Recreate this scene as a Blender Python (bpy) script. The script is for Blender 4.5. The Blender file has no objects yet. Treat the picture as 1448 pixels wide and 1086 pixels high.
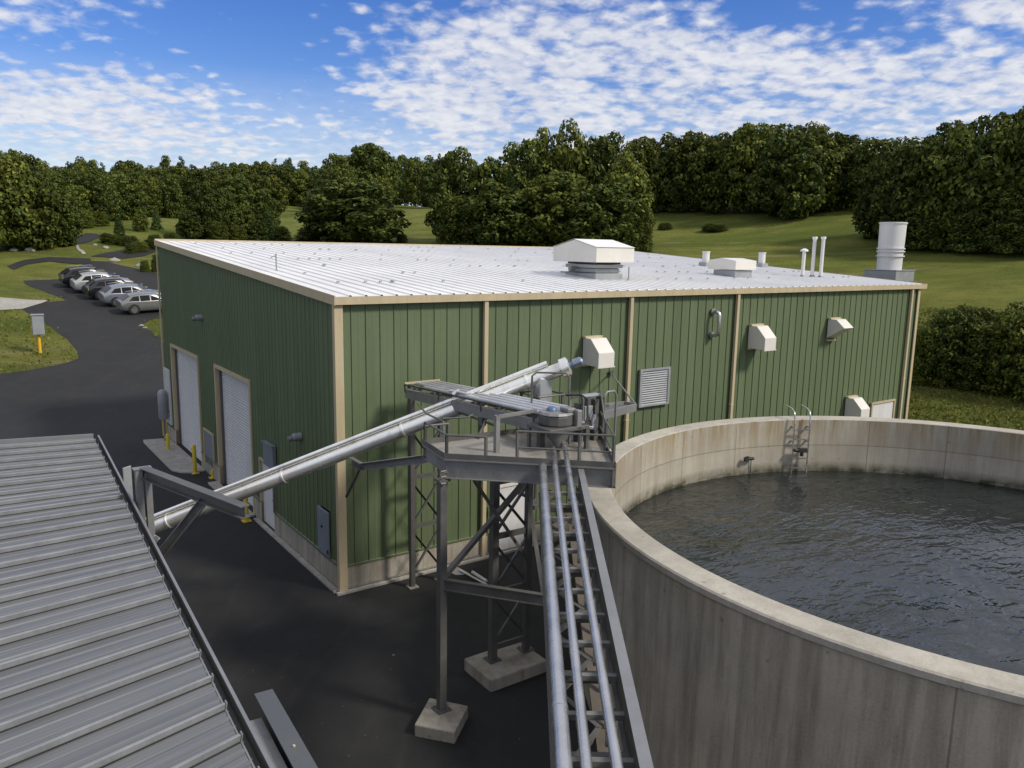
import bpy, bmesh, math, random
from mathutils import Vector, Matrix
random.seed(11)
R_ = math.radians
C = bpy.context.scene.collection

# ------------------------------------------------------------------ camera
F, PIT, ROL, ZC = 1112.1185, 0.1699, 0.0177, 8.6724
_fw = Vector((0, math.cos(PIT), -math.sin(PIT))); _rt = Vector((1, 0, 0)); _up = _rt.cross(_fw)
RT = math.cos(ROL)*_rt + math.sin(ROL)*_up
UP = -math.sin(ROL)*_rt + math.cos(ROL)*_up
FW = _fw
CAM = Vector((0, 0, ZC))
cd = bpy.data.cameras.new('camera'); cam = bpy.data.objects.new('camera', cd); C.objects.link(cam)
cd.sensor_fit = 'HORIZONTAL'; cd.sensor_width = 36; cd.lens = F/1448*36
cd.clip_start = .1; cd.clip_end = 5000
m = Matrix((RT, UP, -FW)).transposed().to_4x4(); m.translation = CAM
cam.matrix_world = m
bpy.context.scene.camera = cam

# local frame of the building: x along the front wall, y along the gable wall, origin at the near corner
A0 = 0.6179; CX, CY = -4.2195, 18.7895
XD = Vector((math.cos(A0), math.sin(A0), 0)); YD = Vector((-math.sin(A0), math.cos(A0), 0))
O0 = Vector((CX, CY, 0))
def W(p): return O0 + XD*p[0] + YD*p[1] + Vector((0, 0, p[2]))
def L(w):
    d = Vector(w)-O0
    return Vector((d.dot(XD), d.dot(YD), w[2]))
def ray(u, v): return RT*((u-724)/F) + UP*((543-v)/F) + FW
# survey helpers: where a sight line meets a known plane of the place
def gz(u, v, h):
    d = ray(u, v); return L(CAM + d*((h-ZC)/d.z))
def at(u, v, dep): return L(CAM + ray(u, v)*dep)
def fr(u, v, y=0):
    d = ray(u, v); t = (y - L(CAM).y)/d.dot(YD); return L(CAM + d*t)
def sd(u, v, x=0):
    d = ray(u, v); t = (x - L(CAM).x)/d.dot(XD); return L(CAM + d*t)
def depth(pl): return (W(pl)-CAM).dot(FW)
H, DEP, WID, RISE = 7.5, 19.39, 26.56, 1.2589
SL = RISE/DEP
def rp(u, v):
    a, b = 5., 80.; d = ray(u, v)
    for _ in range(60):
        t = (a+b)/2; q = L(CAM+d*t)
        if q.z > H+SL*q.y: a = t
        else: b = t
    return L(CAM+d*a)
def terr(x, y):
    r = math.hypot(x, y); az = math.degrees(math.atan2(x, y))
    s = .142 + .0007*max(-45, min(60, az)) + (.00018*max(0, az-5) if az > 5 else 0)
    t = (r-41.5)/2.6
    sp = t if t > 20 else math.log1p(math.exp(t))
    z = s*2.6*sp
    far = max(0, r-70)
    if far: z += min(1, far/60)*(1.2*math.sin(x*.045+1.3)*math.cos(y*.037) + .7*math.sin(x*.11+y*.07))
    if r > 140: z -= (r-140)*s*.55*max(0, min(1, (14-az)/16))
    if y < -5: z *= max(0, 1+(y+5)/30)
    if r > 330: z -= (r-330)*s*.9
    return z
def ong(u, v, dmax=420):
    d = ray(u, v); t = 8.
    while t < dmax:
        q = CAM+d*t
        if q.z < terr(q.x, q.y):
            a, b = t-.5, t
            for _ in range(20):
                mm = (a+b)/2; q = CAM+d*mm
                if q.z < terr(q.x, q.y): b = mm
                else: a = mm
            return CAM+d*b
        t += .5
    return None

# ------------------------------------------------------------------ materials
class NT:
    def __init__(s, name):
        s.m = bpy.data.materials.new(name); s.m.use_nodes = True
        s.t = s.m.node_tree; s.n = s.t.nodes; s.l = s.t.links
        s.b = s.n['Principled BSDF']
    def node(s, t, **k):
        o = s.n.new(t)
        for a, b in k.items():
            if a in o.inputs: s.set(o.inputs[a], b)
            else: setattr(o, a, b)
        return o
    def set(s, inp, v):
        if hasattr(v, 'is_output') or isinstance(v, bpy.types.NodeSocket): s.l.new(v, inp)
        else: inp.default_value = v
    def coord(s, which='Object', scale=(1, 1, 1)):
        c = s.node('ShaderNodeTexCoord'); mp = s.node('ShaderNodeMapping')
        s.l.new(c.outputs[which], mp.inputs['Vector']); mp.inputs['Scale'].default_value = scale
        return mp.outputs['Vector']
    def noise(s, vec, scale, detail=4, rough=.55, dist=0):
        n = s.node('ShaderNodeTexNoise', Scale=scale, Detail=detail, Roughness=rough, Distortion=dist)
        s.l.new(vec, n.inputs['Vector']); return n.outputs['Fac']
    def ramp(s, fac, stops):
        r = s.node('ShaderNodeValToRGB'); e = r.color_ramp.elements
        while len(e) < len(stops): e.new(.5)
        for k, (p, c) in enumerate(stops):
            e[k].position = p
            e[k].color = (c, c, c, 1) if not hasattr(c, '__len__') else (*c[:3], 1)
        s.l.new(fac, r.inputs['Fac']); return r.outputs['Color']
    def mix(s, fac, a, b, mode='MIX'):
        x = s.node('ShaderNodeMix', data_type='RGBA', blend_type=mode)
        for i, v in ((0, fac), (6, a), (7, b)):
            if isinstance(v, bpy.types.NodeSocket): s.l.new(v, x.inputs[i])
            else: x.inputs[i].default_value = v if i == 0 else (*v[:3], 1)
        return x.outputs[2]
    def bump(s, h, strength, dist=.02):
        b = s.node('ShaderNodeBump', Strength=strength, Distance=dist); s.l.new(h, b.inputs['Height'])
        s.l.new(b.outputs['Normal'], s.b.inputs['Normal'])
    def out(s, col=None, rough=.6, metal=0, spec=None):
        if col is not None: s.set(s.b.inputs['Base Color'], (*col[:3], 1) if not isinstance(col, bpy.types.NodeSocket) else col)
        s.set(s.b.inputs['Roughness'], rough); s.b.inputs['Metallic'].default_value = metal
        if spec is not None: s.b.inputs['Specular IOR Level'].default_value = spec
        return s.m
def paint(name, col, rough=.5, metal=0, var=.12, scale=1.5, dirt=None, bump=0, streak=False, spec=None):
    t = NT(name); v = t.coord()
    vs = t.coord(scale=(3, 3, .25)) if streak else v
    n = t.noise(vs, scale, 5, .6); n2 = t.noise(v, scale*11, 3)
    lo = [c*(1-var*1.6) for c in col]; hi = [min(1, c*(1+var)) for c in col]
    c = t.ramp(n, [(.3, lo), (.7, hi)])
    c = t.mix(.25, c, t.ramp(n2, [(.3, lo), (.7, hi)]))
    if dirt:
        f = t.ramp(t.noise(vs, scale*2.3, 6, .7), [(.52, 0), (.72, 1)])
        c = t.mix(t.mix(.6, (0, 0, 0), f), c, dirt)
    if bump: t.bump(n2, bump)
    r = t.ramp(n, [(.3, max(0, rough-.08)), (.7, min(1, rough+.1))])
    return t.out(c, r, metal, spec)
M = {}
M['green'] = paint('green_cladding', (.108, .142, .070), .55, 0, .10, .5, dirt=(.092, .108, .062), streak=True)
M['tan'] = paint('tan_trim', (.47, .385, .245), .5, 0, .08, 1.2, dirt=(.36, .29, .19), streak=True)
M['roof'] = paint('white_roof', (.72, .71, .695), .6, 0, .06, .35, dirt=(.52, .53, .54))
M['hood'] = paint('cream_hood', (.66, .63, .575), .45, 0, .05, 1.2, dirt=(.58, .54, .47))
M['door'] = paint('door_white', (.62, .61, .60), .45, 0, .06, .8, dirt=(.4, .41, .43), streak=True)
M['steel'] = paint('dark_steel', (.118, .115, .108), .5, .25, .18, 1.8, dirt=(.13, .115, .09), bump=.05)
M['steel2'] = paint('steel_grey', (.235, .232, .225), .5, .3, .15, 1.6, dirt=(.1, .095, .085))
M['beamg'] = paint('beam_grey', (.08, .088, .092), .5, .1, .1, 1.6)
M['rust'] = paint('tan_chord', (.12, .10, .075), .7, 0, .2, 2, dirt=(.11, .085, .06))
M['flange'] = paint('grey_flange', (.23, .235, .24), .5, .35, .12, 1.6)
M['deck'] = paint('deck_plate', (.27, .25, .215), .6, .25, .22, 1.1, dirt=(.12, .10, .075), bump=.06)
M['rackpipe'] = paint('rack_pipe', (.56, .56, .565), .35, .4, .14, 2)
M['galv'] = paint('galvanised', (.57, .56, .55), .26, .88, .12, 2.5)
M['inox'] = paint('stainless', (.95, .92, .86), .24, .72, .08, 1.3, dirt=(.5, .46, .40))
M['chute'] = paint('chute_metal', (.42, .43, .45), .4, .5, .08, 3)
M['grey'] = paint('grey_box', (.30, .31, .32), .5, .2, .1, 2)
M['hatch'] = paint('grey_blue_hatch', (.19, .215, .245), .5, .1, .08, 1.5)
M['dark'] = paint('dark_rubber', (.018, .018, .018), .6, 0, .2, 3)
M['black'] = paint('black_void', (.008, .008, .008), .8, 0, .1, 3)
M['yellow'] = paint('yellow_paint', (.62, .47, .03), .5, 0, .12, 6, dirt=(.3, .22, .03))
M['orange'] = paint('orange_yellow_post', (.75, .42, .02), .5, 0, .08, 6)
M['blue'] = paint('blue_cap', (.09, .14, .26), .4, 0, .1, 6)
M['motor'] = paint('blue_grey_motor', (.18, .24, .34), .35, .5, .1, 6)
M['bark'] = paint('bark', (.07, .052, .038), .9, 0, .25, 3, bump=.3)
def concrete(name, base, stain, uv=False, joints=None, rust=None, streak=1.0):
    t = NT(name)
    v = t.coord('UV') if uv else t.coord()
    vs = t.coord('UV', (1.6, .12, 1)) if uv else t.coord(scale=(1.6, 1.6, .15))
    n = t.noise(v, .7, 6, .65); st = t.noise(vs, 2.2, 6, .7, .15); fine = t.noise(v, 26, 4, .7)
    c = t.mix(t.ramp(n, [(.32, 0), (.7, 1)]), [x*.78 for x in base], [min(1, x*1.15) for x in base])
    c = t.mix(t.mix(streak, (0, 0, 0), t.ramp(st, [(.42, 0), (.64, .8)])), c, stain)
    c = t.mix(.16, c, t.ramp(fine, [(.3, [x*.5 for x in base]), (.7, [min(1, x*1.5) for x in base])]))
    sp = t.ramp(t.noise(v, 7.3, 2, .5), [(.27, 1), (.30, 0)])
    c = t.mix(t.mix(.55, (0, 0, 0), sp), c, [x*.35 for x in base])
    if rust:
        z = t.node('ShaderNodeSeparateXYZ'); t.l.new(v, z.inputs[0])
        zz = t.node('ShaderNodeMapRange'); t.l.new(z.outputs[1], zz.inputs[0])
        zz.inputs[1].default_value = 3.0; zz.inputs[2].default_value = 4.0
        mm = t.node('ShaderNodeMath', operation='MULTIPLY'); t.l.new(zz.outputs[0], mm.inputs[0])
        t.l.new(t.ramp(t.noise(vs, 3.1, 5, .7, .3), [(.42, 0), (.62, 1)]), mm.inputs[1])
        c = t.mix(mm.outputs[0], c, rust)
        wl = t.node('ShaderNodeMapRange'); t.l.new(z.outputs[1], wl.inputs[0])
        wl.inputs[1].default_value = 2.78; wl.inputs[2].default_value = 2.52
        m2 = t.node('ShaderNodeMath', operation='MULTIPLY'); t.l.new(wl.outputs[0], m2.inputs[0])
        t.l.new(t.ramp(t.noise(v, 3, 4), [(.3, .35), (.6, 1)]), m2.inputs[1])
        c = t.mix(m2.outputs[0], c, (.045, .045, .02))
    if joints:
        b = t.node('ShaderNodeTexBrick', offset=0.0, squash=1.0)
        b.inputs['Color1'].default_value = (1, 1, 1, 1); b.inputs['Color2'].default_value = (.86, .86, .86, 1); b.inputs['Mortar'].default_value = (.56, .53, .48, 1)
        b.inputs['Scale'].default_value = 1; b.inputs['Mortar Size'].default_value = .016; b.inputs['Mortar Smooth'].default_value = .4
        b.inputs['Brick Width'].default_value = joints[0]; b.inputs['Row Height'].default_value = joints[1]
        t.l.new(v, b.inputs['Vector']); c = t.mix(.95, c, b.outputs['Color'], 'MULTIPLY')
    t.bump(fine, .25, .02)
    return t.out(c, .85)
M['conc'] = concrete('concrete', (.35, .32, .265), (.18, .15, .105))
M['slab'] = concrete('pale_slab', (.36, .34, .30), (.22, .2, .17))
M['tank_out'] = concrete('tank_outer', (.43, .38, .295), (.155, .135, .10), uv=True, joints=(4.1, 5), streak=1)
M['tank_in'] = concrete('tank_inner', (.42, .385, .31), (.27, .22, .145), uv=True, joints=(2.05, 1.62), rust=(.27, .20, .10), streak=.8)
M['rim'] = concrete('tank_rim', (.42, .39, .33), (.25, .215, .165), streak=.7)
def asphalt():
    t = NT('asphalt'); v = t.coord()
    big = t.noise(v, .09, 5, .6, .4); mid = t.noise(v, .9, 6, .7, .6); fine = t.noise(v, 45, 3, .7)
    c = t.mix(t.ramp(big, [(.36, 0), (.66, 1)]), (.013, .013, .0125), (.026, .026, .0255))
    c = t.mix(t.ramp(mid, [(.45, 0), (.75, .6)]), c, (.034, .033, .031))
    c = t.mix(.3, c, t.ramp(fine, [(.35, .008), (.7, .04)]))
    tr = t.noise(t.coord(scale=(.9, .12, 1)), .8, 5, .7, 1.2)
    c = t.mix(t.ramp(tr, [(.54, 0), (.70, .28)]), c, (.042, .041, .039))
    st = t.noise(v, .45, 4, .6, .3)
    c = t.mix(t.ramp(st, [(.62, 0), (.70, .45)]), c, (.010, .010, .010))
    sp = t.node('ShaderNodeTexVoronoi', Scale=3.2); t.l.new(v, sp.inputs['Vector'])
    c = t.mix(t.ramp(sp.outputs['Distance'], [(.035, .7), (.055, 0)]), c, (.16, .13, .07))
    s2 = t.node('ShaderNodeTexVoronoi', Scale=.8); t.l.new(v, s2.inputs['Vector'])
    c = t.mix(t.ramp(s2.outputs['Distance'], [(.018, .85), (.026, 0)]), c, (.24, .19, .06))
    cr = t.node('ShaderNodeTexVoronoi', feature='DISTANCE_TO_EDGE', Scale=.16)
    ad = t.node('ShaderNodeMix', data_type='VECTOR'); ad.inputs[0].default_value = .12
    nz = t.node('ShaderNodeTexNoise', Scale=.8, Detail=4); t.l.new(v, nz.inputs['Vector'])
    va = t.node('ShaderNodeVectorMath', operation='MULTIPLY_ADD'); t.l.new(nz.outputs['Color'], va.inputs[0])
    va.inputs[1].default_value = (2.5, 2.5, 2.5); t.l.new(v, va.inputs[2]); t.l.new(va.outputs[0], cr.inputs['Vector'])
    c = t.mix(t.ramp(cr.outputs['Distance'], [(.002, .35), (.006, 0)]), c, (.011, .011, .011))
    t.bump(fine, .35, .01)
    return t.out(c, .82, spec=.3)
M['asphalt'] = asphalt()
def grass():
    t = NT('grass'); v = t.coord(); va = t.coord(scale=(.55, 2.4, 1))
    big = t.noise(va, .035, 5, .6, .6); mid = t.noise(v, .32, 6, .7, .3); fine = t.noise(v, 9, 5, .75)
    c = t.mix(t.ramp(big, [(.38, 0), (.62, 1)]), (.085, .125, .016), (.235, .235, .050))
    c = t.mix(t.ramp(mid, [(.44, 0), (.60, .55)]), c, (.070, .098, .016))
    c = t.mix(t.ramp(t.noise(va, .11, 6, .7, .5), [(.56, 0), (.68, .8)]), c, (.33, .265, .135))
    c = t.mix(.35, c, t.ramp(fine, [(.3, (.03, .045, .008)), (.7, (.22, .225, .065))]))
    t.bump(t.noise(v, 3.2, 8, .8), 1.0, .35)
    return t.out(c, .95, spec=.1)
M['grass'] = grass()
def leafmat(name, a, b, c2):
    t = NT(name); v = t.coord()
    oi = t.node('ShaderNodeObjectInfo')
    n = t.noise(v, .55, 3)
    c = t.mix(t.ramp(n, [(.35, 0), (.65, 1)]), a, b)
    g = t.node('ShaderNodeNewGeometry')
    c = t.mix(t.ramp(g.outputs['Random Per Island'], [(.55, 0), (1., .8)]), c, c2)
    hs = t.node('ShaderNodeHueSaturation')
    mr = t.node('ShaderNodeMapRange'); t.l.new(oi.outputs['Random'], mr.inputs[0]); mr.inputs[3].default_value = .7; mr.inputs[4].default_value = 1.25
    t.l.new(mr.outputs[0], hs.inputs['Value']); t.l.new(c, hs.inputs['Color'])
    col = hs.outputs['Color']
    t.out(col, .7, 0, .12)
    tr = t.node('ShaderNodeBsdfTranslucent'); t.l.new(col, tr.inputs['Color'])
    ms = t.node('ShaderNodeMixShader'); ms.inputs[0].default_value = .18
    t.l.new(t.b.outputs[0], ms.inputs[1]); t.l.new(tr.outputs[0], ms.inputs[2])
    t.l.new(ms.outputs[0], t.n['Material Output'].inputs['Surface'])
    return t.m
M['leaf'] = leafmat('leaves_dark', (.026, .044, .010), (.056, .080, .016), (.19, .20, .034))
M['leaf2'] = leafmat('leaves_mid', (.040, .060, .012), (.086, .108, .020), (.24, .235, .038))
M['tuft'] = leafmat('tuft_blades', (.085, .105, .018), (.16, .16, .04), (.24, .21, .07))
M['needle'] = leafmat('needles', (.024, .048, .016), (.045, .075, .021), (.12, .16, .034))
def water():
    t = NT('water'); v = t.coord(scale=(1, 1.9, 1)); v2 = t.coord()
    a = t.noise(v, 1.35, 2, .45, .8); b = t.noise(v, 3.6, 2, .5, .6); c = t.noise(v2, .35, 2)
    mx = t.node('ShaderNodeMath', operation='MULTIPLY_ADD'); t.l.new(b, mx.inputs[0]); mx.inputs[1].default_value = .35; t.l.new(a, mx.inputs[2])
    m3 = t.node('ShaderNodeMath', operation='MULTIPLY'); t.l.new(mx.outputs[0], m3.inputs[0])
    t.l.new(t.ramp(c, [(.34, .25), (.62, 1)]), m3.inputs[1])
    t.bump(m3.outputs[0], .6, .17)
    col = t.mix(t.ramp(t.noise(v2, .5, 4), [(.35, 0), (.7, 1)]), (.010, .014, .014), (.018, .022, .020))
    sp = t.node('ShaderNodeTexVoronoi', Scale=2.6); t.l.new(v2, sp.inputs['Vector'])
    col = t.mix(t.ramp(sp.outputs['Distance'], [(.03, .8), (.05, 0)]), col, (.14, .10, .045))
    t.out(col, .06, 0, .42); return t.m
M['water'] = water()
def carpaint(name, col):
    t = NT(name); t.out(col, .35, .35); t.b.inputs['Coat Weight'].default_value = .6; t.b.inputs['Coat Roughness'].default_value = .08
    n = t.noise(t.coord(), 2.5, 3); t.set(t.b.inputs['Base Color'], t.ramp(n, [(.3, [x*.9 for x in col]), (.7, [min(1, x*1.05) for x in col])]))
    return t.m
M['car_silver'] = carpaint('car_silver', (.20, .205, .20)); M['car_light'] = carpaint('car_light', (.22, .24, .27))
M['car_black'] = carpaint('car_black', (.012, .013, .015)); M['car_white'] = carpaint('car_white', (.42, .42, .41)); M['car_dark'] = carpaint('car_dark', (.02, .022, .026))
M['glass'] = paint('car_glass', (.010, .011, .012), .12, 0, .1, 2, spec=.3)
M['rimm'] = paint('alloy', (.45, .45, .46), .3, .8, .1, 6)
M['lamp'] = paint('amber_lamp', (.5, .32, .06), .2, 0, .1, 6); M['red'] = paint('red_lamp', (.35, .02, .015), .2, 0, .1, 6)
def sheet_metal():
    t = NT('shed_roof_metal'); v = t.coord('UV'); vs = t.coord('UV', (.22, 5.5, 1)); vl = t.coord('UV', (.09, 22, 1))
    n = t.noise(vs, 1.0, 5, .6); s = t.noise(vl, 1.0, 3, .6)
    c = t.mix(t.ramp(n, [(.32, 0), (.68, 1)]), (.115, .117, .120), (.205, .208, .212))
    c = t.mix(.4, c, t.ramp(s, [(.35, (.10, .104, .11)), (.68, (.25, .255, .265))]))
    c = t.mix(t.ramp(t.noise(v, 2.2, 6, .75), [(.62, 0), (.78, .35)]), c, (.085, .083, .08))
    return t.out(c, t.ramp(n, [(.3, .34), (.7, .5)]), .4)
M['shed'] = sheet_metal(); M['seam'] = paint('seam_metal', (.29, .295, .30), .42, .4, .14, 2.2, dirt=(.2, .2, .2))

# ------------------------------------------------------------------ mesh helper
class MB:
    def __init__(s): s.v = []; s.f = []
    def add(s, vs, fs):
        k = len(s.v); s.v += [Vector(q) for q in vs]; s.f += [tuple(i+k for i in f) for f in fs]; return s
    def box(s, x0, x1, y0, y1, z0, z1):
        return s.add([(x0,y0,z0),(x1,y0,z0),(x1,y1,z0),(x0,y1,z0),(x0,y0,z1),(x1,y0,z1),(x1,y1,z1),(x0,y1,z1)],
                     [(3,2,1,0),(4,5,6,7),(0,1,5,4),(1,2,6,5),(2,3,7,6),(3,0,4,7)])
    def frame(s, p, q, up=(0,0,1)):
        p, q = Vector(p), Vector(q); d = (q-p).normalized(); up = Vector(up)
        if abs(d.dot(up)) > .99: up = Vector((1, 0, 0))
        sx = d.cross(up).normalized(); sz = sx.cross(d); return p, q, d, sx, sz
    def beam(s, p, q, w, h, up=(0,0,1), off=(0,0)):
        p, q, d, sx, sz = s.frame(p, q, up); o = sx*off[0]+sz*off[1]
        vs = [e+o+sx*a*w/2+sz*b*h/2 for e in (p, q) for a, b in ((-1,-1),(1,-1),(1,1),(-1,1))]
        return s.add(vs, [(0,1,2,3),(7,6,5,4),(1,0,4,5),(2,1,5,6),(3,2,6,7),(0,3,7,4)])
    def ibeam(s, p, q, w, h, t=.012, up=(0,0,1)):
        s.beam(p, q, w, t, up, (0, h/2-t/2)); s.beam(p, q, w, t, up, (0, -h/2+t/2)); return s.beam(p, q, t, h-2*t, up)
    def channel(s, p, q, w, h, t=.012, up=(0,0,1), side=1):
        s.beam(p, q, w, t, up, (0, h/2-t/2)); s.beam(p, q, w, t, up, (0, -h/2+t/2)); return s.beam(p, q, t, h-2*t, up, (side*(w/2-t/2), 0))
    def angle(s, p, q, w, t=.008, up=(0,0,1)):
        s.beam(p, q, w, t, up); return s.beam(p, q, t, w-t, up, (w/2-t/2, -w/2))
    def tube(s, pts, r, n=12, caps=True):
        pts = [Vector(q) for q in pts]; rs = r if hasattr(r, '__len__') else [r]*len(pts)
        ring = []; k = len(s.v); pu = None
        for i, q in enumerate(pts):
            d = ((pts[min(i+1, len(pts)-1)]-pts[max(i-1, 0)])).normalized()
            if pu is None: pu = Vector((0,0,1)) if abs(d.z) < .9 else Vector((1,0,0))
            a = d.cross(pu).normalized(); b = a.cross(d); pu = b
            for j in range(n):
                t = 2*math.pi*j/n; s.v.append(q+(a*math.cos(t)+b*math.sin(t))*rs[i])
        for i in range(len(pts)-1):
            for j in range(n):
                s.f.append((k+i*n+j, k+(i+1)*n+j, k+(i+1)*n+(j+1)%n, k+i*n+(j+1)%n))
        if caps:
            s.f.append(tuple(k+j for j in range(n))); s.f.append(tuple(k+(len(pts)-1)*n+j for j in reversed(range(n))))
        return s
    def prism(s, poly, z0, z1):
        n = len(poly); vs = [(x, y, z0) for x, y in poly]+[(x, y, z1) for x, y in poly]
        return s.add(vs, [tuple(range(n-1, -1, -1)), tuple(range(n, 2*n))]+[(i, (i+1) % n, n+(i+1) % n, n+i) for i in range(n)])
    def extr(s, prof, a0, a1, fn):   # profile (p, z) extruded from a0 to a1, fn(a, p, z) -> point
        n = len(prof); vs = [fn(a0, *q) for q in prof]+[fn(a1, *q) for q in prof]
        return s.add(vs, [tuple(range(n)), tuple(range(2*n-1, n-1, -1))]+[(i, n+i, n+(i+1) % n, (i+1) % n) for i in range(n)])
    def lathe(s, prof, c, n=32, closed=False):
        k = len(s.v); m_ = len(prof)
        for j in range(n):
            t = 2*math.pi*j/n
            for r, z in prof: s.v.append(Vector((c[0]+r*math.cos(t), c[1]+r*math.sin(t), c[2]+z)))
        for j in range(n):
            for i in range(m_ if closed else m_-1):
                i2 = (i+1) % m_
                s.f.append((k+j*m_+i, k+((j+1) % n)*m_+i, k+((j+1) % n)*m_+i2, k+j*m_+i2))
        return s
    def build(s, name, mat, parent=None, base=(0,0,0), smooth=None, bevel=0, uv=None):
        me = bpy.data.meshes.new(name); b = Vector(base)
        me.from_pydata([q-b for q in s.v], [], s.f); me.update()
        bm = bmesh.new(); bm.from_mesh(me); bmesh.ops.recalc_face_normals(bm, faces=bm.faces); bm.to_mesh(me); bm.free()
        me.materials.append(M[mat] if isinstance(mat, str) else mat)
        o = bpy.data.objects.new(name, me); C.objects.link(o)
        if parent: o.parent = parent
        if smooth:
            for p in me.polygons: p.use_smooth = True
            me.set_sharp_from_angle(angle=R_(smooth))
        if bevel:
            bv = o.modifiers.new('bevel', 'BEVEL'); bv.width = bevel; bv.segments = 2; bv.limit_method = 'ANGLE'
        return o
def tag(o, label=None, cat=None, group=None, kind=None):
    for k, v in (('label', label), ('category', cat), ('group', group), ('kind', kind)):
        if v: o[k] = v
    return o
def islands(mb):
    par = list(range(len(mb.v)))
    def fd(i):
        while par[i] != i: par[i] = par[par[i]]; i = par[i]
        return i
    for f_ in mb.f:
        for j in f_[1:]: par[fd(j)] = fd(f_[0])
    grp = {}
    for f_ in mb.f: grp.setdefault(fd(f_[0]), []).append(f_)
    res = []
    for fl_ in grp.values():
        idx = {}; m_ = MB()
        for f_ in fl_:
            for j in f_:
                if j not in idx: idx[j] = len(m_.v); m_.v.append(mb.v[j])
            m_.f.append(tuple(idx[j] for j in f_))
        res.append(m_)
    return res
class Thing:
    """an Empty standing at a point of the building frame; parts are built in that frame"""
    def __init__(s, name, label, cat, base=(0,0,0), group=None, world=False):
        s.b = Vector(base); s.e = bpy.data.objects.new(name, None); C.objects.link(s.e)
        s.e.location = base if world else W(base); s.e.rotation_euler = (0, 0, 0 if world else A0)
        s.e.empty_display_size = .2; tag(s.e, label, cat, group)
    def part(s, mb, name, mat, parent=None, each=False, **k):
        if each:
            for m_ in islands(mb): o = m_.build(name, mat, parent or s.e, s.b, **k)
            return o
        return mb.build(name, mat, parent or s.e, s.b, **k)
def struct(o): o['kind'] = 'structure'; return o
def toworld(o): o.location = O0; o.rotation_euler = (0, 0, A0); return o

# ------------------------------------------------------------------ terrain, asphalt, paths
def ground_sheet():
    rs = [0]+[2*k for k in range(1, 16)]+[30+1.5*k for k in range(1, 30)]
    while rs[-1] < 900: rs.append(rs[-1]*1.045)
    na = 180; vs = [(0, 0, terr(0, .01))]; fs = []
    for r in rs[1:]:
        for j in range(na):
            t = 2*math.pi*j/na; x, y = r*math.sin(t), r*math.cos(t); vs.append((x, y, terr(x, y)))
    for j in range(na): fs.append((0, 1+j, 1+(j+1) % na))
    for i in range(len(rs)-2):
        for j in range(na):
            a = 1+i*na+j; b = 1+i*na+(j+1) % na; fs.append((a, a+na, b+na, b))
    mb = MB(); mb.add(vs, fs); o = mb.build('ground', 'grass', smooth=60); struct(o)
ground_sheet()
PAVED = []
def drape(name, poly, mat, lift, step=2.0):
    rj = random.Random(9); pp = []
    for a_, b_ in zip(poly, poly[1:]+poly[:1]):
        ln = math.hypot(b_[0]-a_[0], b_[1]-a_[1]); n_ = max(1, int(ln/1.1)) if max(ln, 0) < 45 and a_[1] > 24 and b_[1] > 24 else 1
        for k_ in range(n_):
            t_ = k_/n_; jt = .13 if k_ else 0
            pp.append((a_[0]+(b_[0]-a_[0])*t_+rj.uniform(-jt, jt), a_[1]+(b_[1]-a_[1])*t_+rj.uniform(-jt, jt)))
    poly = pp; PAVED.append(pp)
    bm = bmesh.new(); f = bm.faces.new([bm.verts.new((x, y, 0)) for x, y in poly])
    xs = [q[0] for q in poly]; ys = [q[1] for q in poly]
    for ax, lo, hi in ((0, min(xs), max(xs)), (1, min(ys), max(ys))):
        t = math.ceil(lo/step)*step
        while t < hi:
            co = Vector((t, 0, 0)) if ax == 0 else Vector((0, t, 0)); no = Vector((1, 0, 0)) if ax == 0 else Vector((0, 1, 0))
            bmesh.ops.bisect_plane(bm, geom=bm.verts[:]+bm.edges[:]+bm.faces[:], plane_co=co, plane_no=no); t += step
    bmesh.ops.triangulate(bm, faces=bm.faces[:])
    for v in bm.verts: v.co.z = terr(v.co.x, v.co.y)+lift
    bmesh.ops.recalc_face_normals(bm, faces=bm.faces)
    me = bpy.data.meshes.new(name); bm.to_mesh(me); bm.free()
    if me.polygons and me.polygons[0].normal.z < 0: me.flip_normals()
    for p in me.polygons: p.use_smooth = True
    me.materials.append(M[mat]); o = bpy.data.objects.new(name, me); C.objects.link(o); return struct(o)
def G(u, v): q = ong(u, v); return (q.x, q.y)
def G2(x, y): q = W((x, y, 0)); return (q.x, q.y)
yard = [(-34, -14), (26, -14), G2(19, -6), G2(19, .3), G2(.3, .3), G2(.3, 19), G(240, 600), G(240, 492), G(228, 478), G(200, 460), G(214, 452), G(232, 449), G(240, 430), G(250, 400),
        G(226, 387), G(200, 381), G(175, 376), G(150, 370), G(126, 369), G(118, 373), G(106, 379), G(95, 388), G(85, 395), G(60, 396), G(33, 397), G(36, 402), G(62, 412), G(95, 425), G(70, 427), G(0, 428), (-62, 52), (-70, 42),
        (-42, 31), G(0, 529), G(35, 525), G(66, 519), G(95, 513), G(111, 507), G(109, 496), G(97, 482), G(80, 469), G(55, 451), G(32, 441), G(12, 441)]
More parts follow.
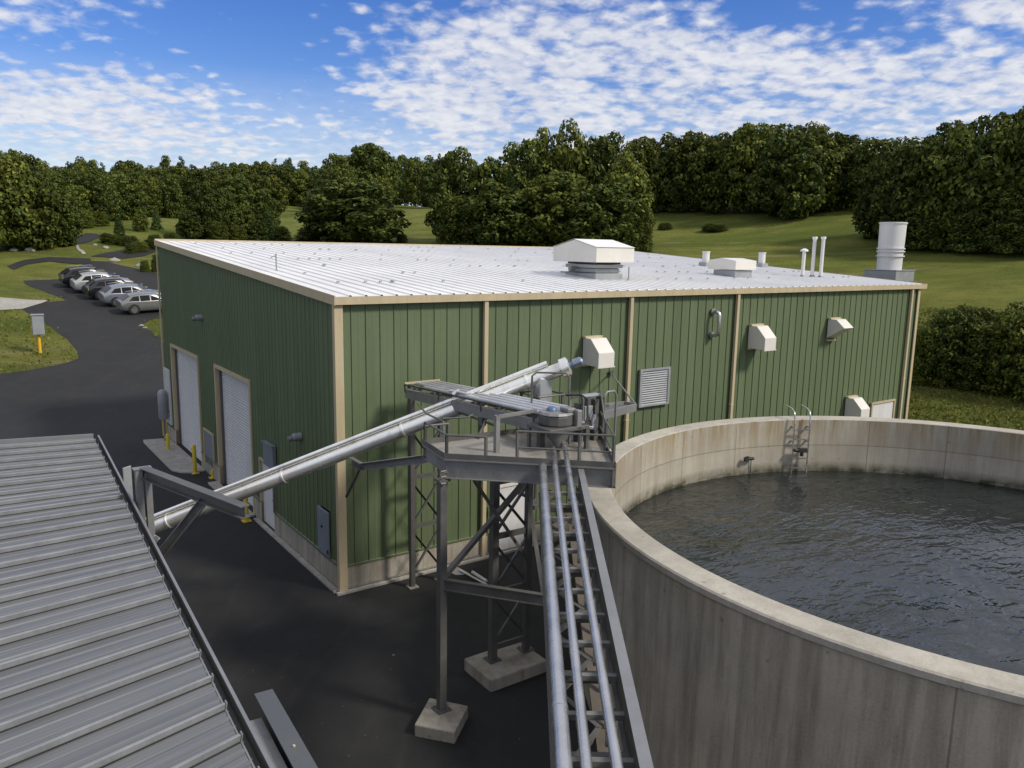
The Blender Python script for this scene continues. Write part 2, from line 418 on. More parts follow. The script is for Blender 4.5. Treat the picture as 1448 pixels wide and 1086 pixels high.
# keep the yard a simple outline: the strip west of the grass island is its own sheet
yard_main = yard[:30] + [G(31, 438), G(55, 451), G(80, 469), G(97, 482), G(109, 496), G(111, 507), G(95, 513), G(66, 519), G(35, 525), G(0, 529), (-46, 28), (-48, 10)]
drape('yard_asphalt', yard_main[2:] + [(-34, -14), (26, -14)], 'asphalt', .022)
drape('lane', [G(70, 425), G(40, 424.5), (-64, 66), (-68, 60), G(0, 439), G(31, 437.5)], 'slab', .045)
drape('road', [G(10, 377), G(35, 368), G(70, 364), G(128, 366), G(127, 372), G(108, 374), G(70, 370), G(40, 374), G(20, 382)], 'asphalt', .05)
drape('road', [G(128, 363), G(150, 358), G(175, 353), G(226, 345), G(230, 354), G(205, 362), G(175, 366), G(150, 364)], 'asphalt', .05)
drape('road', [G(104, 340), G(110, 335), G(121, 330), G(136, 331), G(146, 334), G(132, 340), G(120, 344), G(108, 345)], 'asphalt', .05)
drape('footpath', [G(100, 337), G(104, 337), G(112, 350), G(122, 360), G(116, 360), G(108, 350)], 'slab', .06, 3)

# ------------------------------------------------------------------ green building
bld = Thing('metal_building', 'green corrugated metal building with white roof, tan trim and roller doors', 'building')
def clad(mb, s0, s1, z0, ztop, pitch, prof, fn):
    """ribbed sheet; fn(s, out, z) -> point; ztop(s) gives the top edge"""
    br = {round(s0, 4): None, round(s1, 4): None}
    k0 = int(math.floor(s0/pitch))-1; k1 = int(math.ceil(s1/pitch))+1
    seq = []
    for k in range(k0, k1+1):
        for a, d in prof: seq.append((k*pitch+a*pitch, d))
    def ev(s):
        for (a, da), (b, db) in zip(seq, seq[1:]):
            if a <= s <= b: return da if b-a < 1e-6 else da+(db-da)*(s-a)/(b-a)
        return 0
    pts = [(s0, ev(s0))]+[(a, d) for a, d in seq if s0 < a < s1]+[(s1, ev(s1))]
    vs = []; fs = []
    for a, d in pts: vs += [fn(a, d, z0), fn(a, d, ztop(a))]
    for i in range(len(pts)-1): fs.append((2*i, 2*i+2, 2*i+3, 2*i+1))
    mb.add(vs, fs)
PF = [(0, 0), (.40, 0), (.42, .003), (.50, .003), (.52, 0), (.915, 0), (.93, .026), (.98, .026)]
PS = [(0, 0), (.36, 0), (.44, .014), (.5, .014), (.58, 0), (.80, 0), (.86, .03), (.95, .03)]
ZS = .70
mb = MB()
frontf = lambda s, d, z: (s, -d, z)
clad(mb, 0, WID, ZS, lambda s: H-.16, .385, PF, frontf)
bld.part(mb, 'front_wall', 'green')
rtop = lambda y: H+SL*y-.10
sidef = lambda s, d, z: (-d, s, z)
d1, d2, md = (13.45, 17.75), (7.02, 10.9), (4.95, 6.2)
hz = (.62, 1.55); mb = MB()
cl = lambda a, b, z0, zt: clad(mb, a, b, z0, zt, .30, PS, sidef)
cl(0, hz[0], ZS, rtop); cl(hz[0], hz[1], 1.95, rtop); cl(hz[1], md[0], ZS, rtop)
cl(md[0], md[1], 2.12, rtop); cl(md[1], d2[0], ZS, rtop); cl(d2[0], d2[1], 4.45, rtop)
cl(d2[1], d1[0], ZS, rtop); cl(d1[0], d1[1], 4.45, rtop); cl(d1[1], DEP, ZS, rtop)
bld.part(mb, 'side_wall', 'green')
mb = MB(); clad(mb, 0, DEP, ZS, rtop, .385, PF, lambda s, d, z: (WID+d, s, z)); bld.part(mb, 'end_wall', 'green')
mb = MB(); clad(mb, 0, WID, ZS, lambda s: H+RISE-.1, .385, PF, lambda s, d, z: (s, DEP+d, z)); bld.part(mb, 'rear_wall', 'green')
mb = MB()
mb.box(.02, WID-.02, -.05, .15, -.3, ZS)
for a, b in ((.15, md[0]), (md[1], d2[0]), (d2[1], d1[0]), (d1[1], DEP)): mb.box(-.05, .15, a, b, -.3, ZS)
mb.box(WID-.15, WID+.05, .15, DEP, -.3, ZS); mb.box(.15, WID-.15, DEP-.15, DEP+.05, -.3, ZS+.3)
bld.part(mb, 'plinth', 'conc', each=True, bevel=.012)
mb = MB(); mb.box(.08, 13, -.085, -.052, .10, .14); bld.part(mb, 'plinth_conduit', 'galv')
mb = MB(); mb.box(.02, WID-.02, -.075, -.052, ZS-.03, ZS+.015)
for a, b in ((.02, md[0]), (md[1], d2[0]), (d2[1], d1[0]), (d1[1], DEP)): mb.box(-.075, -.052, a, b, ZS-.03, ZS+.015)
bld.part(mb, 'base_flashing', 'green', each=True)
# roof
mb = MB()
RP = [(0, 0), (.80, 0), (.86, .032), (.94, .032)]
P_ = .41; x = -.08; pts = []
while x < WID+.3:
    for a, d in RP: pts.append((x+a*P_, d))
    x += P_
pts = [q for q in pts if q[0] <= WID+.32]
vs = []; fs = []
for px_, d in pts:
    for y in (-.17, DEP*.33, DEP*.66, DEP+.12): vs.append((px_, y, H+SL*y+d))
n = 4
for i in range(len(pts)-1):
    for j in range(3): fs.append((i*n+j, (i+1)*n+j, (i+1)*n+j+1, i*n+j+1))
mb.add(vs, fs); roof = bld.part(mb, 'roof', 'roof')
mb = MB()
for k in range(130):
    x_ = (random.randrange(2, 64))*P_-.08+.9*P_; y_ = random.choice((2.5, 5, 7.5, 10, 12.5, 15, 17.5))+random.uniform(-.1, .1)
    z_ = H+SL*y_+.045
    mb.box(x_-.035, x_+.035, y_-.035, y_+.035, z_, z_+.03)
bld.part(mb, 'roof_fastener', 'grey', roof)['kind'] = 'stuff'
mb = MB()
mb.box(-.10, WID+.36, -.19, -.03, H-.20, H-.012)
bld.part(mb, 'gutter', 'tan')
def rake(x0, x1):
    b = MB(); b.extr([(-.19, H-.20-SL*.19), (DEP+.14, H-.20+SL*(DEP+.14)), (DEP+.14, H+.03+SL*(DEP+.14)), (-.19, H+.03-SL*.19)], x0, x1, lambda a, p, z: (a, p, z)); return b
bld.part(rake(-.13, -.102), 'rake_trim', 'tan'); bld.part(rake(WID+.362, WID+.39), 'rake_trim', 'tan')
mb = MB()
for y0_, dz in ((DEP+.10, .0),):
    mb.box(-.1, WID+.36, DEP+.122, DEP+.15, H+RISE-.2, H+RISE+.085)
bld.part(mb, 'ridge_trim', 'tan')
def downspout(x, w=.13):
    b = MB(); b.box(x-w/2, x+w/2, -.155, -.048, .02, H-.2); b.box(x-w/2-.02, x+w/2+.02, -.16, -.044, 3.4, 3.45); bld.part(b, 'downspout', 'tan', bevel=.015)
mb = MB(); mb.box(-.055, .115, -.10, -.052, 0.02, H-.2); mb.box(-.10, -.055, -.10, .05, .02, H-.12); bld.part(mb, 'corner_trim', 'tan')
for x in (4.2, 9.55, 14.57, 25.93): downspout(x)
mb = MB(); mb.box(WID-.08, WID+.05, -.09, -.052, 0, H-.2); mb.box(WID+.05, WID+.09, -.09, .1, 0, H-.15); bld.part(mb, 'corner_trim', 'tan')
mb = MB(); mb.box(-.09, -.045, DEP-.06, DEP+.09, 0, H+RISE-.15); bld.part(mb, 'corner_trim', 'tan')
# roller doors
def roller(a, b, zt):
    rec = .22
    f = MB()
    f.box(-.065, rec, b, b+.13, 0, zt+.12); f.box(-.065, rec, a-.13, a, 0, zt+.12); f.box(-.065, rec, a, b, zt, zt+.12)
    fo = bld.part(f, 'door_frame', 'tan')
    d = MB(); vs = []; fs = []; k = int(zt/.095); hh = zt/k
    prof = []
    for i in range(k): prof += [(i*hh, 0), (i*hh+hh*.55, -.022), (i*hh+hh*.88, -.022), (i*hh+hh*.94, .004)]
    prof.append((zt, 0))
    for z, o in prof: vs += [(rec-.05+o, a, z), (rec-.05+o, b, z)]
    for i in range(len(prof)-1): fs.append((2*i, 2*i+2, 2*i+3, 2*i+1))
    d.add(vs, fs); do = bld.part(d, 'roller_door', 'door')
    t = MB(); t.box(rec-.14, rec-.075, b-.09, b, 0, zt); t.box(rec-.14, rec-.075, a, a+.07, 0, zt); bld.part(t, 'door_track', 'steel', do, each=True)
roller(*d1, 4.33); roller(*d2, 4.33)
f = MB(); f.box(-.06, .14, md[0]-.07, md[0], 0, 2.12); f.box(-.06, .14, md[1], md[1]+.07, 0, 2.12); f.box(-.06, .14, md[0], md[1], 2.05, 2.12); bld.part(f, 'door_frame', 'tan')
d = MB(); d.box(.03, .08, md[0], md[1], .03, 2.05); do = bld.part(d, 'door', 'door')
d = MB(); d.tube([(-.03, md[0]+.12, 1.0), (-.03, md[0]+.24, 1.0)], .014, 8); d.box(-.02, .03, md[0]+.09, md[0]+.15, .95, 1.08); bld.part(d, 'handle', 'steel', do)
d = MB(); d.box(-.075, -.035, hz[0], hz[1]-.16, ZS-.06, 1.93); d.box(.02, .05, hz[1]-.16, hz[1], ZS, 1.95); ho = bld.part(d, 'hatch', 'hatch', bevel=.01)
d = MB(); d.tube([(-.10, hz[0]+.45, 1.45), (-.075, hz[0]+.45, 1.45)], .035, 10); d.box(-.095, -.075, hz[0]+.05, hz[0]+.12, .8, .9); bld.part(d, 'latch', 'dark', ho, each=True)
# white sliding panel near the far end of the gable wall, and the recessed grey panel between the doors
q0 = sd(234.5, 519); q1 = sd(246.3, 604)
d = MB(); d.box(-.10, -.045, q1.y, q0.y, ZS+.1, q0.z)
for k in range(4):
    y_ = q1.y+(q0.y-q1.y)*(k+.5)/4; d.box(-.125, -.10, y_-.03, y_+.03, ZS+.1, q0.z)
bld.part(d, 'side_panel', 'door')
q0 = sd(291, 607); q1 = sd(305, 650)
d = MB(); d.box(-.05, -.02, q1.y, q0.y, q1.z-.35, q0.z); wp = bld.part(d, 'wall_panel', 'hatch')
d = MB(); d.box(-.09, -.03, q0.y, q0.y+.09, q1.z-.35, q0.z+.06); d.box(-.09, -.03, q1.y-.05, q1.y, q1.z-.35, q0.z+.06); d.box(-.09, -.03, q1.y, q0.y, q0.z, q0.z+.06); bld.part(d, 'panel_frame', 'tan', wp)
q0 = sd(378, 622); q1 = sd(396, 662)
d = MB(); d.box(-.15, -.035, q1.y+.2, q0.y, q1.z-.1, q0.z); ep = bld.part(d, 'electric_panel', 'hatch', bevel=.015)
d = MB(); d.box(-.19, -.15, q1.y+.15, q0.y+.05, q0.z-.04, q0.z+.02); d.tube([(-.09, q1.y+.4, q1.z-.1), (-.09, q1.y+.4, .75)], .03, 8); bld.part(d, 'panel_cap', 'steel2', ep, each=True)
def walllight(u, v):
    q = sd(u, v); b = MB(); b.tube([(-.03, q.y, q.z), (-.24, q.y, q.z), (-.26, q.y, q.z)], [.11, .11, .085], 14); o = bld.part(b, 'wall_light', 'grey', smooth=40)
    b = MB(); b.tube([(-.26, q.y, q.z-.02), (-.38, q.y+.02, q.z-.04)], [.075, .09], 12); bld.part(b, 'lamp_shade', 'steel2', o, smooth=40)
walllight(287, 449); walllight(427, 617)
# front wall fittings
q0 = fr(903, 522); q1 = fr(941, 570)
d = MB(); d.box(q0.x, q1.x, -.06, -.03, q1.z, q0.z); lv = bld.part(d, 'louver', 'dark')
d = MB()
for a in ((q0.x-.03, q0.x+.06, q1.z, q0.z), (q1.x-.06, q1.x+.03, q1.z, q0.z)): d.box(a[0], a[1], -.13, -.045, a[2], a[3])
d.box(q0.x+.06, q1.x-.06, -.13, -.045, q0.z-.07, q0.z); d.box(q0.x+.06, q1.x-.06, -.13, -.045, q1.z, q1.z+.06); bld.part(d, 'louver_frame', 'grey', lv)
d = MB(); k = 15; hh = (q0.z-q1.z-.13)/k
for i in range(k):
    z_ = q1.z+.06+i*hh; d.add([(q0.x+.06, -.12, z_), (q1.x-.06, -.12, z_), (q1.x-.06, -.065, z_+hh*.8), (q0.x+.06, -.065, z_+hh*.8), (q0.x+.06, -.112, z_-.012), (q1.x-.06, -.112, z_-.012)], [(0, 1, 2, 3), (4, 5, 1, 0)])
bld.part(d, 'louver_blade', 'grey', lv)['kind'] = 'stuff'
q0 = fr(1005, 441); z0, z1, x_ = 5.93, 6.72, q0.x+.05
d = MB(); d.tube([(x_, -.02, z1), (x_, -.22, z1), (x_+.02, -.30, z1-.05), (x_+.02, -.33, z1-.13), (x_+.02, -.33, z0+.13), (x_+.02, -.30, z0+.05), (x_, -.22, z0), (x_, -.02, z0)], .065, 12)
vp = bld.part(d, 'vent_pipe', 'galv', smooth=50)
d = MB(); [d.tube([(x_, -.05, z), (x_, -.10, z)], .12, 12) for z in (z0, z1)]; bld.part(d, 'flange', 'steel2', vp, each=True, smooth=40)
d = MB(); d.box(23.7, 25.38, -.07, -.047, .05, 2.5); sdr = bld.part(d, 'service_door', 'door')
d = MB(); d.box(23.62, 23.7, -.12, -.045, 0, 2.58); d.box(25.38, 25.46, -.12, -.045, 0, 2.58); d.box(23.7, 25.38, -.12, -.045, 2.5, 2.58); bld.part(d, 'door_frame', 'tan', sdr)
q0 = fr(704, 690); d = MB(); d.box(q0.x, q0.x+1.05, -.10, -.047, .12, 2.0); cd_ = bld.part(d, 'access_door', 'door', bevel=.01)
d = MB(); d.box(q0.x-.07, q0.x, -.13, -.045, .1, 2.07); d.box(q0.x+1.05, q0.x+1.12, -.13, -.045, .1, 2.07); d.box(q0.x, q0.x+1.05, -.13, -.045, 2.0, 2.07); bld.part(d, 'door_frame', 'hood', cd_)
d = MB()
for k, (dx, z_) in enumerate(((.28, 1.6), (.42, 1.9))): d.tube([(4.2+dx, -.16, .02), (4.2+dx, -.16, z_)], .03, 8); d.tube([(4.2+dx, -.16, z_-.25), (4.2+dx, -.16, z_-.15)], .05, 8)
bld.part(d, 'conduit', 'galv', each=True, smooth=40)
def wallhood(u, v, label, w=.62, dp=.72, h=.80, wedge=False):
    q = fr(u, v); t = Thing('vent_hood', label, 'vent hood', (q.x, -.045, q.z), group='cream vent hoods on the front wall')
    fn = lambda a, p, z: (q.x+a, -.045-p, q.z+z)
    prof = [(0, .06), (0, h), (.36, h), (dp, h*.62)] if wedge else [(0, 0), (0, h), (.34, h), (dp, h*.52), (dp, 0)]
    b = MB(); b.extr(prof, 0, w, fn); t.part(b, 'hood_shell', 'hood', bevel=.012)
    b = MB(); b.extr([(.0, h), (0, h+.05), (.14, h+.05), (.14, h+.001)], -.03, w+.03, fn)
    b.extr([(0, -.05), (0, -.002), (.10, -.002), (.10, -.05)], -.03, w*.8, fn); t.part(b, 'mounting_flange', 'tan', each=True)
    if not wedge:
        b = MB(); b.extr([(dp-.02, -.03), (dp-.02, .0), (dp+.018, .0), (dp+.018, -.03)], -.02, w+.02, fn); t.part(b, 'drip_edge', 'hood')
wallhood(822, 515, 'cream vent hood nearest the silver conveyor head on the green wall')
wallhood(1055.5, 492, 'cream vent hood just right of the third tan downspout')
wallhood(1167, 480, 'wedge-shaped cream vent hood with open slanted underside', wedge=True)
wallhood(1192, 589, 'low cream vent hood beside the white service door behind the tank')

# roof equipment
def curbbox(b, p, w, d, z0, z1, inset=0): b.box(p.x+inset, p.x+w-inset, p.y+inset, p.y+d-inset, p.z+z0, p.z+z1)
p = rp(842, 396); t = Thing('roof_fan', 'large cream gabled fan housing on a stepped grey roof curb', 'roof fan', p)
w_, d_ = 1.25, 1.65
b = MB(); curbbox(b, p, w_, d_, -.25, .22); curbbox(b, p, w_, d_, .24, .38, .08); curbbox(b, p, w_, d_, .40, .52, .0); t.part(b, 'curb', 'grey', bevel=.012)
b = MB(); curbbox(b, p, w_, d_, .53, .62, .06); curbbox(b, p, w_, d_, .22, .40, .12); t.part(b, 'fan_neck', 'dark')
x0, x1, y0, y1 = p.x-.22, p.x+w_+.28, p.y-.25, p.y+d_+.45; z0, z1 = p.z+.60, p.z+1.10
b = MB(); b.extr([(y0, z0), (y0, z1), ((y0+y1)/2, z1+.26), (y1, z1), (y1, z0)], x0, x1, lambda a, q, z: (a, q, z)); hd = t.part(b, 'fan_housing', 'hood', bevel=.015)
b = MB(); b.add([(x0-.03, y0-.03, z1+.012), (x1+.03, y0-.03, z1+.012), (x1+.03, (y0+y1)/2, z1+.285), (x0-.03, (y0+y1)/2, z1+.285), (x0-.03, y1+.03, z1+.012), (x1+.03, y1+.03, z1+.012)], [(0, 1, 2, 3), (3, 2, 5, 4)]); t.part(b, 'fan_roof', 'roof', hd)
b = MB(); b.tube([(p.x-.25, p.y+1.1, p.z+.36), (p.x-.05, p.y+1.1, p.z+.36)], .09, 10); b.box(p.x-.62, p.x, p.y+1.05, p.y+1.15, p.z+.22, p.z+.26); b.tube([(p.x+1.45, p.y-.1, p.z-.1), (p.x+1.45, p.y-.1, p.z+.45)], .02, 6); t.part(b, 'fan_motor', 'steel2', each=True, smooth=40)
p = rp(1039, 393); t = Thing('roof_vent', 'small square cream roof vent on a grey curb', 'roof vent', p)
b = MB(); curbbox(b, p, 1.05, 1.1, -.2, .30); t.part(b, 'curb', 'grey', bevel=.012)
b = MB(); b.extr([(p.y-.1, p.z+.32), (p.y-.1, p.z+.68), (p.y+.6, p.z+.78), (p.y+1.3, p.z+.68), (p.y+1.3, p.z+.32)], p.x-.12, p.x+1.17, lambda a, q, z: (a, q, z)); t.part(b, 'vent_cover', 'hood', bevel=.015)
def stack(u, v, r, h, label, name='exhaust_stack', curb=.2, grp=None):
    p = rp(u, v); t = Thing(name, label, 'exhaust stack', p, grp)
    b = MB(); b.tube([p+Vector((0, 0, .0)), p+Vector((0, 0, h))], r, 20, False); b.tube([p+Vector((0, 0, h-.05)), p+Vector((0, 0, h))], r+.02, 20, False); t.part(b, 'stack_pipe', 'door', smooth=40)
    b = MB(); b.box(p.x-r*1.35, p.x+r*1.35, p.y-r*1.35, p.y+r*1.35, p.z-.3, p.z+curb); t.part(b, 'curb', 'grey', bevel=.01)
    b = MB(); b.tube([p+Vector((0, 0, h-.12)), p+Vector((0, 0, h-.10))], r-.01, 20); t.part(b, 'stack_mouth', 'black')
stack(997.5, 377, .17, .72, 'short white roof stack left of the small square vent')
stack(1076.5, 378, .17, .74, 'short white roof stack right of the small square vent')
p = rp(1256, 390); t = Thing('chimney_stack', 'tall wide white banded exhaust stack at the roof corner', 'exhaust stack', p)
b = MB(); b.tube([p+Vector((0, 0, z)) for z in (.18, 1.0, 1.9, 2.55)], [.56, .57, .59, .60], 36, False); sp_ = t.part(b, 'stack_pipe', 'door', smooth=40)
b = MB()
for z in (.92, 1.14, 1.28, 2.48): b.lathe([(.575, z), (.635, z), (.635, z+.06), (.575, z+.06)], p, 36)
t.part(b, 'stack_band', 'door', sp_, each=True, smooth=30)
b = MB(); b.lathe([(.54, .18), (.54, 2.54), (.56, 2.54)], p, 36); b.tube([p+Vector((0, 0, 2.2)), p+Vector((0, 0, 2.22))], .55, 36); t.part(b, 'stack_lining', 'grey')
b = MB(); b.box(p.x-.85, p.x+.80, p.y-.85, p.y+.75, p.z-.25, p.z+.27); b.box(p.x-.89, p.x+.84, p.y-.89, p.y+.79, p.z+.27, p.z+.30); t.part(b, 'curb', 'grey', bevel=.012)
for u, v, vt, lab, cap in ((1134.5, 392, 356, 'short roof vent pipe with mushroom cap', 1), (1148, 392, 340, 'tall thin roof vent pipe in the middle of three', 0), (1160, 393, 340, 'tall thin roof vent pipe on the chimney side of three', 0)):
    p = rp(u, v); h = (v-vt)/F*depth(p)*1.02
    t = Thing('vent_pipe', lab, 'vent pipe', p); b = MB(); b.tube([p-Vector((0, 0, .1)), p+Vector((0, 0, h))], .075, 12); t.part(b, 'pipe', 'door', smooth=40)
    b = MB(); b.tube([p+Vector((0, 0, h-.02)), p+Vector((0, 0, h+.04)), p+Vector((0, 0, h+.10))], [.17, .16, .05] if cap else [.09, .11, .10], 14); t.part(b, 'cap', 'roof', smooth=30)
    b = MB(); b.tube([p-Vector((0, 0, .05)), p+Vector((0, 0, .10))], [.16, .08], 12); t.part(b, 'boot', 'steel2', smooth=30)
p = rp(391, 383); t = Thing('roof_pole', 'thin grey post standing on the white roof edge', 'pole', p)
b = MB(); b.tube([p, p+Vector((0, 0, .52))], .022, 8); t.part(b, 'post', 'grey'); b = MB(); b.beam(p+Vector((-.16, 0, .40)), p+Vector((.0, 0, .46)), .04, .03); t.part(b, 'arm', 'grey')

# ------------------------------------------------------------------ things round the building
def slabpoly(pts, name):
    b = MB(); b.prism(pts, -.05, .085); return struct(toworld(b.build(name, 'slab', bevel=.01)))
slabpoly([(-.07, 12.9), (-.55, 12.85), (-.9, 13.1), (-1.15, 13.6), (-1.2, 18.6), (-1.0, 20.3), (-.07, 20.3)], 'apron')
slabpoly([(-.07, 6.8), (-.42, 6.8), (-.42, 11.2), (-.07, 11.2)], 'threshold')
slabpoly([(-.075, .0), (-.22, .0), (-.22, 6.5), (-.075, 6.5)], 'kerb_strip')
slabpoly([(.0, -.08), (9, -.08), (9, -.20), (-.2, -.20), (-.2, -.08)], 'kerb_strip')
def bollard(u, v, vt, label, r=.075):
    p = gz(u, v, .02); h = (v-vt)/F*depth(p)*1.06
    t = Thing('bollard', label, 'bollard', p, 'yellow bollards along the gable wall')
    b = MB(); b.tube([p, p+Vector((0, 0, h-.06)), p+Vector((0, 0, h-.015)), p+Vector((0, 0, h))], [r, r, r*.8, r*.3], 14); t.part(b, 'post', 'yellow', smooth=50)
    b = MB(); b.box(p.x-.13, p.x+.13, p.y-.13, p.y+.13, p.z-.015, p.z+.03); t.part(b, 'base_plate', 'yellow')
    b = MB(); b.tube([p+Vector((-r-.02, .03, h-.15)), p+Vector((-r+.02, .03, h-.15))], .035, 8); t.part(b, 'bracket', 'yellow')
bollard(233, 618, 582, 'yellow bollard under the grey meter tank at the far corner')
bollard(238, 637.5, 614, 'yellow bollard at the corner of the concrete apron')
bollard(276, 669.5, 630, 'yellow bollard in front of the far roller door')
bollard(301, 676, 664, 'short yellow bollard stub between the two roller doors', .05)
bollard(348.5, 737, 700, 'yellow bollard behind the tip of the steel davit arm')
p = gz(313, 696, .03); t = Thing('wheel_stop', 'short yellow bar lying on the asphalt by the roller door', 'wheel stop', p); b = MB(); b.beam(p+Vector((-.2, .25, 0)), p+Vector((.2, -.3, 0)), .09, .07); t.part(b, 'bar', 'yellow', bevel=.01)
# meter tank at the far corner of the gable wall
p = sd(231.5, 593, -.35); t = Thing('meter_tank', 'grey rounded tank standing off the far corner of the green wall', 'tank', p)
b = MB(); b.tube([p+Vector((0, 0, z)) for z in (-.0, .08, 1.15, 1.28, 1.33)], [.15, .20, .20, .15, .05], 18); t.part(b, 'shell', 'grey', smooth=50)
b = MB(); b.tube([(p.x, p.y, .04), p], .04, 8); b.box(p.x-.05, -.05, p.y-.03, p.y+.03, p.z+.3, p.z+.36); t.part(b, 'stand_pipe', 'steel2')

# electrical cabinet on orange post, left
q = ong(57, 500); pb = L(q); h = (500-447)/F*depth(pb)*1.03
t = Thing('utility_box', 'grey utility box on an orange post on the grass island', 'utility box', pb)
wv = .40
b = MB(); b.box(pb.x-wv*.8, pb.x+wv*.8, pb.y-.28, pb.y+.28, pb.z+h*.50, pb.z+h); bo = t.part(b, 'cabinet', 'grey', bevel=.03)
b = MB(); b.box(pb.x-wv*.88, pb.x+wv*.88, pb.y-.33, pb.y+.33, pb.z+h, pb.z+h+.05); t.part(b, 'lid', 'chute', bo)
b = MB(); b.tube([pb-Vector((0, 0, .2)), pb+Vector((0, 0, h*.5))], .09, 10); t.part(b, 'post', 'orange', smooth=40)
b = MB(); b.beam(pb+Vector((-.35, .25, h*.32)), pb+Vector((-.38, .25, h*.68)), .09, .05); t.part(b, 'side_handle', 'orange')

# ------------------------------------------------------------------ round tank
TC = Vector((8.79, -11.17, 0)); TR, TI, TH, TW = 7.90, 7.41, 4.0, 2.47
def ring(prof, name, mat, parent, n=160):
    b = MB(); b.lathe(prof, TC, n); o = b.build(name, mat, parent, TC, smooth=35)
    me = o.data; uvl = me.uv_layers.new(name='UVMap')
    for p_ in me.polygons:
        angs = [math.atan2(me.vertices[me.loops[i].vertex_index].co.y, me.vertices[me.loops[i].vertex_index].co.x) for i in p_.loop_indices]
        wrap = max(angs)-min(angs) > math.pi
        for i, a in zip(p_.loop_indices, angs):
            if wrap and a < 0: a += 2*math.pi
            c = me.vertices[me.loops[i].vertex_index].co; uvl.data[i].uv = (a*7.4, c.z)
    return o
tk = Thing('water_tank', 'open round concrete tank beside the green building', 'tank', TC)
ring([(TR-.02, -.3), (TR-.02, 2), (TR-.02, TH-.13)], 'outer_wall', 'tank_out', tk.e)
ring([(TR-.02, TH-.13), (TR+.012, TH-.11), (TR+.012, TH-.025), (TR-.015, TH), (TI+.02, TH), (TI, TH-.02)], 'rim', 'rim', tk.e)
ring([(TI, TH-.02), (TI, 3), (TI, 0.02), (0.01, .02)], 'inner_wall', 'tank_in', tk.e)
b = MB(); n = 72; b.add([TC+Vector((0, 0, TW))]+[TC+Vector(((TI-.002)*math.cos(2*math.pi*k/n), (TI-.002)*math.sin(2*math.pi*k/n), TW)) for k in range(n)], [(0, 1+k, 1+(k+1) % n) for k in range(n)])
wt = toworld(b.build('water', 'water')); struct(wt)
q = gz(1134, 594, TH); dr = (q-TC); dr.z = 0; dr.normalize(); tg = Vector((-dr.y, dr.x, 0)); 
lad = Thing('tank_ladder', 'steel ladder hooked over the tank rim down into the water', 'ladder', TC+dr*TI+Vector((0, 0, TW)))
rail = TC+dr*(TI-.14)
b = MB()
for s_ in (-1, 1):
    o = tg*(.235*s_)
    b = MB(); b.tube([rail+o+Vector((0, 0, TW-.35)), rail+o+Vector((0, 0, TH-.15)), rail+o+Vector((0, 0, TH+.12))+dr*.02, rail+o+dr*.08+Vector((0, 0, TH+.24)), rail+o+dr*.22+Vector((0, 0, TH+.30)), rail+o+dr*.55+Vector((0, 0, TH+.33))], .022, 8); lad.part(b, 'rail', 'galv', smooth=50)
for k in range(6):
    z_ = TH-.28-k*.28; b = MB(); b.beam(rail-tg*.235+Vector((0, 0, z_)), rail+tg*.235+Vector((0, 0, z_)), .045, .03); lad.part(b, 'rung', 'galv')
b = MB()
for z_ in (TH-.2, TH-.62): 
    for s_ in (-1, 1): b.beam(rail+tg*(.235*s_)+Vector((0, 0, z_)), rail+tg*(.235*s_)+dr*.14+Vector((0, 0, z_)), .05, .04)
lad.part(b, 'wall_clip', 'chute', each=True)
t = Thing('level_sensor', 'black level sensor clipped across the tank ladder', 'sensor', rail+Vector((0, 0, TH-.86)))
c0 = rail-dr*.06+Vector((0, 0, TH-.86)); b = MB(); b.beam(c0-tg*.16, c0+tg*.10, .10, .13); t.part(b, 'housing', 'dark', bevel=.015)
b = MB(); b.tube([c0+tg*.10, c0+tg*.22], .05, 10); b.tube([c0-tg*.02-Vector((0, 0, .07)), c0-tg*.02-Vector((0, 0, .17))], .05, 10); t.part(b, 'probe', 'dark', smooth=40)
q = gz(1066, 598, TH); d2_ = q-TC; d2_.z = 0; d2_.normalize(); tg2 = Vector((-d2_.y, d2_.x, 0)); c0 = TC+d2_*TI+Vector((0, 0, 2.95))
t = Thing('wall_valve', 'small black valve fixed on the tank inner wall', 'valve', c0)
b = MB(); b.tube([c0, c0-d2_*.12], .05, 10); b.tube([c0-d2_*.12-tg2*.12, c0-d2_*.12+tg2*.12], .045, 10); b.tube([c0-d2_*.10+tg2*.13, c0-d2_*.16+tg2*.13], .075, 10); t.part(b, 'valve_body', 'dark', smooth=40)
b = MB(); b.tube([c0-d2_*.05-tg2*.1, c0-d2_*.03-tg2*.12-Vector((0, 0, .45))], .012, 6); t.part(b, 'drop_cable', 'dark')

# ------------------------------------------------------------------ platform tower
DZ = 5.05
deckpoly = [(-.70, -6.27), (1.47, -8.30), (2.68, -6.56), (2.45, -5.86), (1.75, -5.37), (.29, -5.25), (-.52, -5.15)]
pl = Thing('steel_platform', 'dark steel work platform on tall columns between tank and green building', 'platform', (.8, -6.3, 0))
b = MB(); b.prism(deckpoly, DZ-.012, DZ); pl.part(b, 'deck', 'deck')
def V2(q, z): return Vector((q[0], q[1], z))
nP = len(deckpoly)
cen = V2((sum(q[0] for q in deckpoly)/nP, sum(q[1] for q in deckpoly)/nP), 0)
for i in range(nP):
    a, c = V2(deckpoly[i], DZ), V2(deckpoly[(i+1) % nP], DZ)
    dn = (c-a).normalized(); out = Vector((dn.y, -dn.x, 0))
    hh = .34 if i in (0, 1) else .24
    ins = out*-.05
    b = MB(); b.ibeam(a+ins+Vector((0, 0, -.014-hh/2)), c+ins+Vector((0, 0, -.014-hh/2)), .11, hh); pl.part(b, 'edge_beam', 'steel2')
    b = MB(); b.beam(a-out*.012+Vector((0, 0, .05)), c-out*.012+Vector((0, 0, .05)), .012, .10); pl.part(b, 'toe_plate', 'steel')
